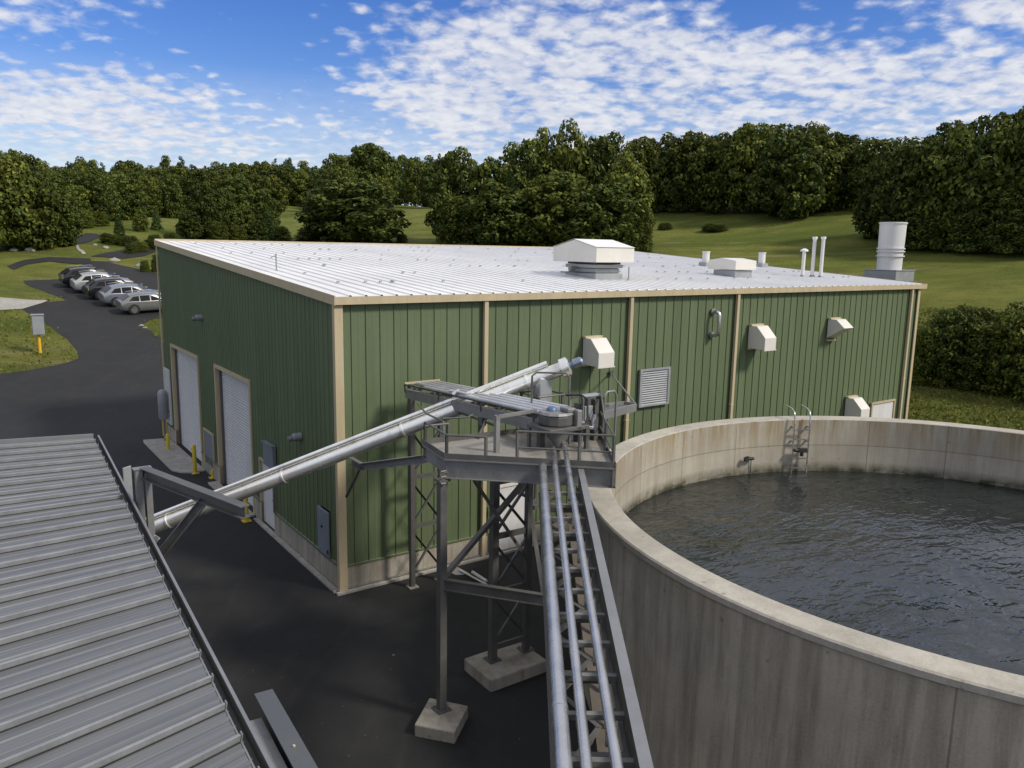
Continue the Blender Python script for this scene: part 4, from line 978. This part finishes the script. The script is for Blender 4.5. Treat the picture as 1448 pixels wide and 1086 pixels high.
# small steel ramp plate on the yard
p = gz(652, 806, .01); t = Thing('ground_plate', 'loose steel plate lying on the asphalt by the tower', 'steel plate', p)
b = MB(); b.add([gz(621, 803, .03), gz(645, 813, .03), gz(666, 812, .03), gz(644, 800, .03)], [(0, 1, 2, 3)]); b.add([gz(621, 803, .008), gz(645, 813, .008), gz(666, 812, .008), gz(644, 800, .008)], [(3, 2, 1, 0)]); t.part(b, 'plate', 'chute')
b = MB(); b.tube([gz(668, 809, .08), gz(688, 822, .08)], .045, 10); b.tube([gz(650, 806, .06), gz(690, 828, .06)], .03, 8); t.part(b, 'pipe_stub', 'hood', smooth=50)

rr = random.Random(3)
def rock(u, v, sz, label):
    q = ong(u, v); b = MB(); me_ = bmesh.new(); bmesh.ops.create_icosphere(me_, subdivisions=2, radius=1)
    vs_r = [(q.x+x_.co.x*sz*(1+rr.uniform(-.2, .2)), q.y+x_.co.y*sz*.8*(1+rr.uniform(-.2, .2)), q.z+x_.co.z*sz*.55*(1+rr.uniform(-.2, .2))+sz*.15) for x_ in me_.verts]
    b.add(vs_r, [[x_.index for x_ in f_.verts] for f_ in me_.faces]); me_.free()
    o = b.build('rock', 'slab', None, q); o.location = q; tag(o, label, 'rock')
for u, v, sz, lab in ((162, 370, .9, 'pale flat rock at the bend of the car park edge'), (199, 377, .8, 'pale flat rock by the road edge near the roof corner'), (150, 351, .6, 'small pale rock on the grass below the low bushes'), (134, 347, .45, 'tiny pale rock beside the upper road'),
                     (200, 461, .3, 'pale stone at the tip of the grass wedge by the green wall'), (205, 464, .25, 'smaller pale stone on the grass wedge by the green wall'), (44, 355, .9, 'pale rock under the trees of the roadside clump'), (20, 355, .7, 'pale rock at the left end under the roadside trees')):
    rock(u, v, sz*.62, lab)
# ------------------------------------------------------------------ cars
def car_parts(t, paintm, suv=True, Lc=4.6, Wc=1.84, Hc=1.62):
    # side outline stations along the length: x, z_low, z_belt, z_roof, half width low, half width belt, half width roof
    st = [(0.0, .42, .70, .70, .70, .74, .70), (.10, .30, .80, .82, .84, .86, .74), (.75, .24, .93, .95, .90, .91, .80), (1.25, .24, 1.00, 1.03, .91, .91, .78),
          (1.95, .24, 1.02, Hc-.08, .92, .92, .62), (2.5, .24, 1.03, Hc, .92, .92, .64), (3.2, .24, 1.05, Hc-.01, .92, .92, .64), (3.80, .26, 1.07, Hc-.07, .91, .91, .62), (4.45, .34, 1.05, 1.12, .86, .88, .72), (4.6, .42, .98, 1.0, .78, .82, .68)]
    if not suv: st = [(x, a, b_*.94, c_*.94 if c_ > 1.2 else c_*.96, d_, e_, f_) for x, a, b_, c_, d_, e_, f_ in st]
    b = MB(); rows = []
    for x, zl, zb, zr, wl, wb, wr in st:
        half = [(wl*.92, zl), (wl, zl+.10), (wb+.02, (zl+zb)/2+.05), (wb, zb-.03), (wb-.03, zb+.0), (wr+.05, zr-.09 if zr-zb > .2 else zb+(zr-zb)*.6), (wr-.05, zr-.015), (wr*.5, zr+.012)]
        rows.append([(x, -y_, z_) for y_, z_ in half]+[(x, y_, z_) for y_, z_ in reversed(half)])
    n_ = len(rows[0]); vs = [q for r_ in rows for q in r_]; fs = []
    for i in range(len(rows)-1):
        for j in range(n_): fs.append((i*n_+j, (i+1)*n_+j, (i+1)*n_+(j+1) % n_, i*n_+(j+1) % n_))
    fs += [tuple(range(n_)), tuple((len(rows)-1)*n_+j for j in reversed(range(n_)))]
    b.add(vs, fs)
    def bld_(mb_, nm, mt, par=None, **k):
        o = mb_.build(nm, mt, par or t.e, (Lc/2, 0, 0), **k); return o
    bo = bld_(b, 'body', paintm, smooth=40)
    def ypos(x, z, e=.028):
        for (s0, s1) in zip(st, st[1:]):
            if s0[0] <= x <= s1[0]:
                f_ = (x-s0[0])/(s1[0]-s0[0]); v_ = [s0[i]+(s1[i]-s0[i])*f_ for i in range(7)]
                zb, zr, wb, wr = v_[2], v_[3], v_[5], v_[6]
                h_ = (z-zb)/max(.01, (zr-.09-zb)); return (wb-.03)+((wr+.05)-(wb-.03))*h_+e
    k = 1 if suv else .94
    for sgn in (-1, 1):
        for poly in ([(1.55, 1.07), (2.42, 1.07), (2.42, 1.49), (2.02, 1.45)], [(2.50, 1.07), (3.21, 1.08), (3.21, 1.50), (2.50, 1.50)], [(3.28, 1.09), (4.05, 1.12), (3.72, 1.43), (3.28, 1.48)]):
            g = MB(); g.add([(x, sgn*ypos(x, z*k), z*k) for x, z in poly], [(0, 1, 2, 3)]); bld_(g, 'side_window', 'glass', bo)
        for x in (.86, 3.72):
            w = MB(); c_ = Vector((x, sgn*.80, .345)); oy = Vector((0, sgn, 0)); w.tube([c_-oy*.09, c_-oy*.07, c_+oy*.145, c_+oy*.165], [.31, .345, .345, .31], 22); wo = bld_(w, 'wheel', 'dark', smooth=40)
            w = MB(); c_ = Vector((x, sgn*.965, .345)); w.tube([c_-Vector((0, .02, 0)), c_+Vector((0, .004, 0))], [.23, .22], 18)
            bld_(w, 'rim', 'rimm', wo, smooth=40)
            w = MB()
            for q in range(5):
                th = q*math.tau/5; w.box(x+.13*math.cos(th)-.028, x+.13*math.cos(th)+.028, sgn*.975-.004, sgn*.975+.004, .345+.13*math.sin(th)-.028, .345+.13*math.sin(th)+.028)
            bld_(w, 'rim_slot', 'black', wo)
            w = MB(); w.tube([(x, sgn*.72, .40), (x, sgn*.945, .40)], .41, 22); bld_(w, 'wheel_arch', 'dark', bo)
        m_ = MB(); m_.box(1.45, 1.62, sgn*.90, sgn*1.04, 1.02*k, 1.16*k) if sgn > 0 else m_.box(1.45, 1.62, -1.04, -.90, 1.02*k, 1.16*k); bld_(m_, 'mirror', paintm, bevel=.03)
        m_ = MB(); y0_, y1_ = sorted((sgn*.56, sgn*.80)); m_.box(.02, .17, y0_, y1_, .70*k, .82*k); bld_(m_, 'headlight', 'lamp', bevel=.03)
        m_ = MB(); y0_, y1_ = sorted((sgn*.58, sgn*.85)); m_.box(4.40, 4.59, y0_, y1_, .80*k, .98*k); bld_(m_, 'taillight', 'lamp', bevel=.02)
        m_ = MB(); m_.tube([(1.9, sgn*.58, (Hc+.0)*k), (2.1, sgn*.58, (Hc+.05)*k), (3.6, sgn*.58, (Hc+.05)*k), (3.9, sgn*.58, (Hc-.0)*k)], .022, 6); bld_(m_, 'roof_rail', 'steel2')
    g = MB(); g.add([(1.30, -.70, 1.05*k), (1.30, .70, 1.05*k), (1.93, .54, 1.525*k), (1.93, -.54, 1.525*k)], [(0, 1, 2, 3)]); 
    for v_ in g.v: v_.x -= .02; v_.z += .012
    bld_(g, 'windscreen', 'glass', bo)
    g = MB(); g.add([(4.42, -.66, 1.15*k), (4.42, .66, 1.15*k), (3.88, .54, 1.50*k), (3.88, -.54, 1.50*k)], [(0, 1, 2, 3)])
    for v_ in g.v: v_.x += .03; v_.z += .02
    bld_(g, 'rear_window', 'glass', bo)
    g = MB(); g.box(-.03, .04, -.50, .50, .50*k, .68*k); g.box(.0, .06, -.72, .72, .33, .43); bld_(g, 'grille', 'black', bo, bevel=.01)
carspec = [(176, 446, 'car_silver', False, 'silver estate car parked nearest to the green building'), (151, 435, 'car_light', True, 'light grey suv parked second from the green building'),
           (129, 425, 'car_dark', True, 'black suv parked between the grey and the white cars'), (110, 416, 'car_white', True, 'white suv parked second from the grass end'), (93, 408, 'car_black', True, 'black suv parked at the grass end of the row')]
AX = R_(62)   # heading of the cars' length axis in world
for u, v, pm, suv, lab in carspec:
    q = ong(u, v); ax = Vector((math.cos(R_(40)), math.sin(R_(40)), 0)); wd = Vector((-ax.y, ax.x, 0))
    c_ = Vector((q.x, q.y, 0))+ax*2.1+wd*.7
    t = Thing('parked_car', lab, 'car', (c_.x, c_.y, terr(c_.x, c_.y)+.04), 'cars parked in a row beyond the building', world=True)
    zx = (terr(*(c_+ax*1.5).xy)-terr(*(c_-ax*1.5).xy))/3; zy = (terr(*(c_+wd*.8).xy)-terr(*(c_-wd*.8).xy))/1.6
    X_ = -Vector((ax.x, ax.y, zx)).normalized(); Y_ = -Vector((wd.x, wd.y, zy)); Z_ = X_.cross(Y_).normalized(); Y_ = Z_.cross(X_)
    mt = Matrix((X_, Y_, Z_)).transposed().to_4x4(); mt.translation = t.e.location; t.e.matrix_world = mt
    car_parts(t, pm, suv)

# ------------------------------------------------------------------ trees
def leaf(vs, fs, c, d, l, w, rnd):
    a = d.cross(Vector((rnd.uniform(-1, 1), rnd.uniform(-1, 1), rnd.uniform(-1, 1)))).normalized()
    k = len(vs); n_ = d.cross(a)
    vs += [c-d*l*.5, c+a*w*.5+n_*w*.12, c+d*l*.5, c-a*w*.5+n_*w*.12]; fs.append((k, k+1, k+2, k+3))
def crown_mesh(name, seed, kind, npuff, nleaf, l, w, mat):
    """a crown 10 m high, about 4 m in half-width: leaf sprays lying on rounded clumps along the limbs"""
    rnd = random.Random(seed); vs = []; fs = []; puffs = []
    lob = [(rnd.uniform(0, math.tau), rnd.uniform(.78, 1.12)) for _ in range(5)]
    for i in range(npuff):
        for _ in range(60):
            h = rnd.uniform(.04, .97) if kind != 'bush' else rnd.uniform(.02, .92)
            if kind == 'cone': rad = 3.4*(1-h)**.8+.25
            elif kind == 'bush': rad = 4.2*math.sqrt(max(0, 1-(h*1.02-.15)**2/1.0))
            elif kind == 'tall': rad = 4.0*(math.sin(min(1, h*.98+.10)*math.pi)**.5)
            else: rad = 4.3*math.sqrt(max(.02, 1-((h-.42)/.58)**2))*(1 if h > .16 else .72)
            th = rnd.uniform(0, math.tau)
            for a_, g_ in lob: rad *= 1+(g_-1)*max(0, math.cos(th-a_))
            rr = rad*math.sqrt(rnd.uniform(.55, 1) if i % 4 else rnd.uniform(.02, .6))
            c = Vector((rr*math.cos(th), rr*math.sin(th), h*10))
            pr = rnd.uniform(.8, 1.55) if kind != 'cone' else rnd.uniform(.5, .9)
            if all((c-q).length > .62*(pr+r2) for q, r2 in puffs): break
        puffs.append((c, pr))
    for c, pr in puffs:
        for _ in range(int(nleaf*(.5+.5*pr*pr))):
            d = Vector((rnd.gauss(0, 1), rnd.gauss(0, 1), rnd.gauss(.25, 1))).normalized()
            rr = pr*(rnd.uniform(.78, 1.06) if rnd.random() < .8 else rnd.uniform(.3, .8))
            p_ = c+Vector((d.x, d.y, d.z*.78))*rr
            if p_.z < .05: p_.z = rnd.uniform(.05, .4)
            n_ = (d+Vector((rnd.gauss(0, .42), rnd.gauss(0, .42), rnd.gauss(.15, .42)))).normalized()
            t1 = n_.cross(Vector((rnd.uniform(-1, 1), rnd.uniform(-1, 1), rnd.uniform(-1, 1)))).normalized(); t2 = n_.cross(t1)
            s_ = rnd.uniform(.6, 1.25); ll, ww = l*s_*.5, w*s_*.5; k = len(vs); out_ = n_*ll*.25
            vs += [p_-t1*ll, p_+t2*ww+out_*.4, p_+t1*ll+out_, p_-t2*ww+out_*.4]; fs.append((k, k+1, k+2, k+3))
    me = bpy.data.meshes.new(name); me.from_pydata(vs, [], fs); me.update(); me.materials.append(M[mat]); return me, puffs
def trunk_mesh(name, puffs, seed):
    rnd = random.Random(seed); b = MB()
    b.tube([(0, 0, -.6), (.05, 0, 1), (.1, .08, 3), (.0, .15, 5.5), (.05, .1, 8)], [.34, .27, .22, .13, .05], 8)
    for c, pr in rnd.sample(puffs, min(14, len(puffs))):
        if c.z < 1.5: continue
        z0 = max(1., c.z*.55); b.tube([(.05, .08, z0), (c.x*.5, c.y*.5, z0+(c.z-z0)*.45), tuple(c)], [.11, .07, .03], 5)
    me = bpy.data.meshes.new(name); me.from_pydata([tuple(v) for v in b.v], [], b.f); me.update(); me.materials.append(M['bark']); return me
PROT = {}
for key, kind, npuff, nl, l, w, mat, n_ in (('round', 'round', 70, 120, .56, .34, 'leaf', 4), ('tall', 'tall', 66, 120, .54, .34, 'leaf2', 4), ('cone', 'cone', 85, 75, .50, .24, 'needle', 2), ('bush', 'bush', 90, 130, .44, .24, 'leaf', 3)):
    PROT[key] = []
    for i in range(n_):
        sd_ = hash_ = {'round': 10, 'tall': 20, 'cone': 30, 'bush': 40}[key]+i
        cm, pf = crown_mesh('crown', sd_, kind, npuff, nl, l, w, mat if i != 2 else {'leaf': 'leaf2', 'leaf2': 'leaf', 'needle': 'needle'}[mat]); PROT[key].append((cm, trunk_mesh('trunk', pf, sd_)))
rt = random.Random(5)
def tree(u, vb, vt, wpx, key, label, group=None, name=None, cat='tree', at_d=None, lean=0):
    if at_d: 
        r0 = ray(u, vb); x, y = r0.x*at_d, r0.y*at_d; q = Vector((x, y, terr(x, y)))
    else:
        q = ong(u, vb)
        if q is None: return
    dp = (q-CAM).dot(FW); top = CAM+ray(u, vt)*dp
    h = max(1.2, top.z-q.z); hw = wpx/F*dp/2
    if at_d: h = max(h, hw*1.3)
    cm, tm = rt.choice(PROT[key])
    e = bpy.data.objects.new(name or {'cone': 'conifer', 'bush': 'shrub'}.get(key, 'tree'), None); C.objects.link(e)
    e.location = (q.x, q.y, q.z-.05); e.rotation_euler = (0, 0, rt.uniform(0, 6.28)); k = hw/4.7
    e.scale = (k, k, h/10.2); tag(e, label, cat, group)
    for nm, me in (('crown', cm), ('trunk', tm)):
        o = bpy.data.objects.new(nm, me); C.objects.link(o); o.parent = e
    return e
# trees one can tell apart
G_left = 'trees of the left clump by the road'
for u, vb, vt, w, k, lab in ((6, 353, 222, 105, 'round', 'large dark tree at the left frame edge of the roadside clump'), (50, 351, 236, 92, 'tall', 'broad tree in the middle of the roadside clump on the left'), (86, 347, 262, 66, 'round', 'shorter tree at the right end of the left roadside clump'),
                             (497, 347, 258, 146, 'round', 'big rounded lone tree behind the building roof'), (1112, 309, 184, 108, 'round', 'tall tree standing forward on the right hillside meadow'),
                             (168, 334, 301, 25, 'cone', 'small dark pointed tree beside the upper road'), (222, 325, 294, 24, 'cone', 'small leaning pointed tree on the far meadow'), (200, 327, 297, 24, 'tall', 'small spreading tree with thin trunk on the far meadow'),
                             (800, 346, 180, 100, 'tall', 'tallest tree of the middle wood, above the roof fan'), (1442, 353, 158, 120, 'tall', 'tallest tree at the right frame edge'),
                             (288, 338, 262, 52, 'round', 'dark tree just behind the far corner of the roof')):
    tree(u, vb, vt, w, k, lab, name='tree' if k == 'bush' else None)
GM = ('leafy dark tree in the wood behind the middle of the roof', 'trees of the middle wood')
for u, vb, vt, w, k in ((648, 346, 216, 88, 'round'), (692, 348, 222, 92, 'tall'), (742, 349, 205, 95, 'round'), (850, 346, 196, 95, 'round'), (880, 352, 222, 92, 'tall'), (790, 355, 246, 118, 'round'), (712, 354, 262, 112, 'round'), (655, 352, 276, 90, 'bush'), (850, 360, 262, 118, 'round'), (904, 358, 292, 46, 'bush'), (765, 344, 192, 70, 'tall')):
    tree(u, vb, vt, w, k, *GM)
GR = ('dark tree in the row along the top of the right meadow', 'trees along the right meadow')
for u, vb, vt, w, k in ((905, 300, 198, 76, 'round'), (940, 299, 194, 80, 'tall'), (975, 299, 191, 84, 'round'), (1018, 300, 187, 88, 'tall'), (1062, 301, 178, 92, 'round'), (1085, 296, 182, 80, 'tall'), (1150, 300, 186, 92, 'tall'), (1185, 295, 192, 84, 'round'), (1212, 290, 203, 70, 'tall'), (1130, 292, 182, 84, 'round'), (1000, 292, 195, 80, 'round'), (1235, 296, 200, 76, 'round')):
    tree(u, vb, vt, w, k, *GR)
GF = ('large leafy tree in the clump behind the wide white chimney stack', 'trees of the right clump')
for u, vb, vt, w, k in ((1245, 338, 218, 84, 'round'), (1292, 350, 203, 112, 'round'), (1342, 352, 186, 120, 'tall'), (1392, 354, 188, 120, 'round'), (1262, 335, 202, 84, 'tall'), (1322, 335, 180, 100, 'round'), (1375, 338, 172, 110, 'tall'), (1418, 340, 162, 110, 'round'), (1480, 354, 166, 120, 'round'), (1310, 352, 262, 100, 'bush'), (1385, 356, 270, 110, 'bush'), (1450, 358, 265, 110, 'bush')):
    tree(u, vb, vt, w, k, *GF)
GB = ('dark green bush in the dense hedge beside the building and tank', 'bushes of the hedge')
for u, vb, vt, w, k in ((1312, 541, 456, 62, 'bush'), (1348, 543, 440, 84, 'round'), (1392, 549, 452, 92, 'bush'), (1432, 556, 436, 92, 'round'), (1482, 566, 450, 104, 'bush'), (1328, 520, 444, 66, 'round'), (1368, 524, 428, 80, 'bush'), (1412, 530, 446, 84, 'round'), (1452, 538, 424, 92, 'bush'), (1300, 530, 458, 46, 'bush'), (1340, 512, 430, 60, 'bush'), (1392, 516, 434, 70, 'bush')):
    tree(u, vb, vt, w, k, *GB, name='hedge_bush', cat='bush')
for u, vb, vt, w, lab in ((1012, 327, 318, 40, 'low dark bush alone on the right meadow above the roof pipes'), (940, 325, 318, 22, 'small low bush on the meadow beside the middle wood')):
    tree(u, vb, vt, w, 'bush', lab, name='meadow_bush', cat='bush')
GL = ('low bush on the grass between the roads beyond the parked cars', 'low bushes on the far grass')
for u, vb, vt, w in ((160, 345, 331, 26), (182, 347, 335, 30), (152, 343, 334, 18), (200, 356, 342, 26), (213, 352, 338, 24), (185, 358, 346, 20), (222, 384, 358, 14), (205, 384, 374, 14), (218, 345, 333, 22), (242, 342, 332, 26)):
    tree(u, vb, vt, w, 'bush', *GL, name='low_bush', cat='bush')
GC = ('small bushy tree in the thicket just above the far roof edge', 'thicket above the far roof edge')
for u, vb, vt, w, k in ((270, 338, 296, 38, 'round'), (318, 339, 268, 50, 'tall'), (345, 338, 290, 40, 'round'), (368, 338, 268, 52, 'round'), (308, 342, 312, 36, 'bush'), (335, 342, 318, 34, 'bush'), (365, 341, 310, 38, 'bush'), (392, 342, 318, 40, 'bush'), (380, 342, 296, 40, 'cone'), (440, 341, 320, 44, 'bush'), (568, 343, 330, 20, 'bush')):
    tree(u, vb, vt, w, k, *GC)
# woods on the slopes behind: every tree its own object
sky = [(-60, 212), (0, 213), (35, 222), (62, 234), (85, 224), (130, 230), (170, 226), (200, 233), (245, 219), (275, 233), (310, 233), (345, 228), (400, 224), (430, 232), (470, 221), (492, 232), (520, 206), (545, 222), (580, 224), (620, 218), (660, 215)]
def skyv(u):
    for (a, va), (b_, vb_) in zip(sky, sky[1:]):
        if a <= u <= b_: return va+(vb_-va)*(u-a)/(b_-a)
    return 220
WB = ('dark tree in the wood along the left skyline', 'skyline wood'); u = -40
while u < 640:
    tree(u, 0, skyv(u)+rt.uniform(-2, 5), rt.uniform(36, 56), rt.choice(['round', 'tall', 'round', 'cone']), *WB, at_d=rt.uniform(235, 290)); u += rt.uniform(15, 23)
u = -40
while u < 620:
    if 548 < u < 606: u += 20; continue
    tree(u, 0, skyv(u)+rt.uniform(10, 18), rt.uniform(40, 60), rt.choice(['round', 'tall', 'round']), *WB, at_d=rt.uniform(205, 230)); u += rt.uniform(18, 27)
WM = ('dark tree on the slope of the left wood below the skyline', 'lower left wood'); u = -30
while u < 560:
    if not (322 < u < 360 or 398 < u < 436 or u > 535): tree(u, 0, 247+rt.uniform(-6, 8), rt.uniform(42, 64), rt.choice(['round', 'tall']), *WM, at_d=rt.uniform(168, 190))
    u += rt.uniform(20, 30)
WE = ('leafy tree at the lower edge of the left wood above the meadow', 'edge of the left wood'); 
for u, vb, vt, w, k in ((112, 318, 262, 48, 'round'), (128, 317, 250, 54, 'round'), (150, 312, 252, 52, 'tall'), (178, 310, 250, 54, 'round'), (205, 306, 252, 54, 'tall'), (232, 300, 250, 52, 'round'), (258, 298, 250, 48, 'round'), (120, 322, 296, 34, 'bush'), (140, 319, 298, 30, 'bush'), (462, 300, 242, 54, 'round'), (482, 300, 226, 66, 'tall'), (522, 296, 206, 80, 'round'), (470, 296, 244, 48, 'round')):
    tree(u, vb, vt, w, k, *WE)

# ------------------------------------------------------------------ rough grass
def inside(poly, x, y):
    r_ = False
    for (x1, y1), (x2, y2) in zip(poly, poly[1:]+poly[:1]):
        if (y1 > y) != (y2 > y) and x < (x2-x1)*(y-y1)/(y2-y1)+x1: r_ = not r_
    return r_
def tufts(n, az0, az1, r0, r1, seed):
    rg = random.Random(seed); b = MB(); vs = []; fs = []
    for _ in range(n):
        az = R_(rg.uniform(az0, az1)); r_ = r0+(r1-r0)*rg.random()**1.25; x, y = r_*math.sin(az), r_*math.cos(az)
        lx = L((x, y, 0))
        if -1 < lx.x < WID+.6 and -.5 < lx.y < DEP+1: continue
        if math.hypot(lx.x-TC.x, lx.y-TC.y) < TR+.4 or any(inside(p_, x, y) for p_ in PAVED): continue
        z = terr(x, y); kk = (.5+r_/110)
        for _ in range(4):
            a = rg.uniform(0, math.tau); h = rg.uniform(.05, .13)*kk; w = rg.uniform(.06, .13)*kk; ox, oy = rg.gauss(0, .22), rg.gauss(0, .22); t_ = rg.uniform(-.6, .6)*h
            k = len(vs); vs += [(x+ox-w*math.cos(a), y+oy-w*math.sin(a), z-.03), (x+ox+w*math.cos(a), y+oy+w*math.sin(a), z-.03), (x+ox-t_*math.sin(a), y+oy+t_*math.cos(a), z+h)]; fs.append((k, k+1, k+2))
    b.add(vs, fs); return b
gb = tufts(5000, 22, 36, 41, 70, 1); g2b = tufts(2200, -38, -24, 40, 75, 2); gb.add(g2b.v, g2b.f)
o = gb.build('grass', 'tuft'); o['kind'] = 'stuff'; tag(o, 'rough uneven grass growing on the slopes around the building', 'grass')
# ------------------------------------------------------------------ light and sky
SAZ, SEL = R_(-23), R_(42)      # azimuth measured from world +x towards +y
sdir = Vector((math.cos(SEL)*math.cos(SAZ), math.cos(SEL)*math.sin(SAZ), math.sin(SEL)))
sl = bpy.data.lights.new('sun', 'SUN'); sl.energy = 2.5; sl.angle = R_(9.0); sl.color = (1, .94, .84)
so = bpy.data.objects.new('sun', sl); C.objects.link(so); so.rotation_euler = sdir.to_track_quat('Z', 'Y').to_euler(); so.location = (40, -10, 60)
wd_ = bpy.data.worlds.new('World'); bpy.context.scene.world = wd_; wd_.use_nodes = True
nt = wd_.node_tree; N = nt.nodes; K = nt.links
bg = N['Background']; bg.inputs['Strength'].default_value = .10
skt = N.new('ShaderNodeTexSky'); skt.sky_type = 'NISHITA'; skt.sun_disc = False; skt.sun_elevation = SEL
skt.sun_rotation = math.pi/2-SAZ; skt.altitude = 300; skt.air_density = 1.0; skt.dust_density = .6; skt.ozone_density = 2.0
def math_(op, a, b=None, clamp=False):
    n_ = N.new('ShaderNodeMath'); n_.operation = op; n_.use_clamp = clamp
    for i, v_ in enumerate((a, b)):
        if v_ is None: continue
        if isinstance(v_, (int, float)): n_.inputs[i].default_value = v_
        else: K.new(v_, n_.inputs[i])
    return n_.outputs[0]
tc = N.new('ShaderNodeTexCoord'); sx = N.new('ShaderNodeSeparateXYZ'); K.new(tc.outputs['Generated'], sx.inputs[0])
zc = math_('MAXIMUM', sx.outputs[2], 0.0); den = math_('ADD', zc, .22)
px_ = math_('DIVIDE', sx.outputs[0], den); py_ = math_('DIVIDE', sx.outputs[1], den)
cb_ = N.new('ShaderNodeCombineXYZ'); K.new(px_, cb_.inputs[0]); K.new(py_, cb_.inputs[1])
def noise_(sc, det, ro, dist=0, off=(0, 0, 0)):
    mp = N.new('ShaderNodeMapping'); mp.inputs['Location'].default_value = off; K.new(cb_.outputs[0], mp.inputs[0])
    n_ = N.new('ShaderNodeTexNoise'); n_.inputs['Scale'].default_value = sc; n_.inputs['Detail'].default_value = det; n_.inputs['Roughness'].default_value = ro; n_.inputs['Distortion'].default_value = dist
    K.new(mp.outputs[0], n_.inputs['Vector']); return n_.outputs['Fac']
low = noise_(1.1, 3, .5, .3, (3.1, 1.7, 0)); mid_ = noise_(4.0, 4, .55, .2, (.4, 8.2, 0)); puf = noise_(20.0, 4, .55, .25)
vo = N.new('ShaderNodeTexVoronoi'); vo.feature = 'SMOOTH_F1'; vo.inputs['Scale'].default_value = 17; vo.inputs['Smoothness'].default_value = .6; K.new(cb_.outputs[0], vo.inputs['Vector'])
cell = math_('SUBTRACT', .75, vo.outputs['Distance'])
# a clear lane in the cloud sheet: a band of blue running up and left of straight ahead
def gauss(cx, cy, sx_, sy_, rot):
    c_, s_ = math.cos(rot), math.sin(rot)
    dx = math_('SUBTRACT', px_, cx); dy = math_('SUBTRACT', py_, cy)
    a = math_('DIVIDE', math_('ADD', math_('MULTIPLY', dx, c_), math_('MULTIPLY', dy, s_)), sx_)
    b_ = math_('DIVIDE', math_('SUBTRACT', math_('MULTIPLY', dy, c_), math_('MULTIPLY', dx, s_)), sy_)
    r2 = math_('ADD', math_('MULTIPLY', a, a), math_('MULTIPLY', b_, b_)); return math_('POWER', 2.718, math_('MULTIPLY', r2, -1.0))
def dirplane(u, v):
    d = ray(u, v).normalized(); return d.x/(max(0, d.z)+.22), d.y/(max(0, d.z)+.22)
g1_ = gauss(*dirplane(390, 75), .30, .62, .12); g2_ = gauss(*dirplane(850, 2), .70, .10, 0.1); g3_ = gauss(*dirplane(60, 65), .35, .10, .2); g4_ = gauss(*dirplane(1150, 8), .6, .12, .1)
cov = math_('ADD', math_('MULTIPLY', low, .55), math_('MULTIPLY', mid_, .45))
cov = math_('SUBTRACT', cov, math_('MULTIPLY', g1_, .42)); cov = math_('SUBTRACT', cov, math_('MULTIPLY', g2_, .16)); cov = math_('SUBTRACT', cov, math_('MULTIPLY', g3_, .25)); cov = math_('SUBTRACT', cov, math_('MULTIPLY', g4_, .2))
ovh = N.new('ShaderNodeMapRange'); K.new(zc, ovh.inputs[0]); ovh.inputs[1].default_value = .33; ovh.inputs[2].default_value = .5; ovh.inputs[3].default_value = 0; ovh.inputs[4].default_value = .3  # extra overhead cloud, out of view, added to make the fill light more neutral
cov = math_('ADD', math_('ADD', math_('ADD', cov, ovh.outputs[0]), .145), math_('MULTIPLY', math_('MINIMUM', math_('MAXIMUM', px_, -1.2), 1.2), .04))
g5_ = gauss(*dirplane(150, 150), .62, .42, .1); cov = math_('ADD', cov, math_('MULTIPLY', g5_, .10))
g6_ = gauss(*dirplane(640, 130), .30, .6, .1); cov = math_('ADD', cov, math_('MULTIPLY', g6_, .06))
dens = math_('ADD', cov, math_('ADD', math_('MULTIPLY', math_('SUBTRACT', puf, .5), .62), math_('MULTIPLY', math_('SUBTRACT', cell, .42), .46)))
mr = N.new('ShaderNodeMapRange'); mr.interpolation_type = 'SMOOTHSTEP'; K.new(dens, mr.inputs[0]); mr.inputs[1].default_value = .31; mr.inputs[2].default_value = .72
hz_ = N.new('ShaderNodeMapRange'); K.new(zc, hz_.inputs[0]); hz_.inputs[1].default_value = .0; hz_.inputs[2].default_value = .2; hz_.inputs[3].default_value = 1.0; hz_.inputs[4].default_value = .0
fac = math_('MULTIPLY', mr.outputs[0], .93); fac = math_('MAXIMUM', fac, hz_.outputs[0])
shd = N.new('ShaderNodeMapRange'); K.new(math_('ADD', math_('MULTIPLY', puf, .6), math_('MULTIPLY', mid_, .4)), shd.inputs[0]); shd.inputs[1].default_value = .35; shd.inputs[2].default_value = .62
cmix = N.new('ShaderNodeMix'); cmix.data_type = 'RGBA'; K.new(shd.outputs[0], cmix.inputs[0]); cmix.inputs[6].default_value = (4.0, 4.35, 5.4, 1); cmix.inputs[7].default_value = (6.1, 6.15, 6.4, 1)
hs = N.new('ShaderNodeHueSaturation'); K.new(skt.outputs[0], hs.inputs['Color']); hs.inputs['Hue'].default_value = .522; hs.inputs['Saturation'].default_value = 1.4; hs.inputs['Value'].default_value = 1.0
smix = N.new('ShaderNodeMix'); smix.data_type = 'RGBA'; K.new(fac, smix.inputs[0]); K.new(hs.outputs[0], smix.inputs[6]); K.new(cmix.outputs[2], smix.inputs[7])
K.new(smix.outputs[2], bg.inputs['Color'])
vs_ = bpy.context.scene.view_settings; vs_.view_transform = 'Standard'; vs_.look = 'None'; vs_.exposure = .45; vs_.gamma = 1
cy = bpy.context.scene.cycles; cy.use_denoising = True; cy.max_bounces = 6; cy.transparent_max_bounces = 4
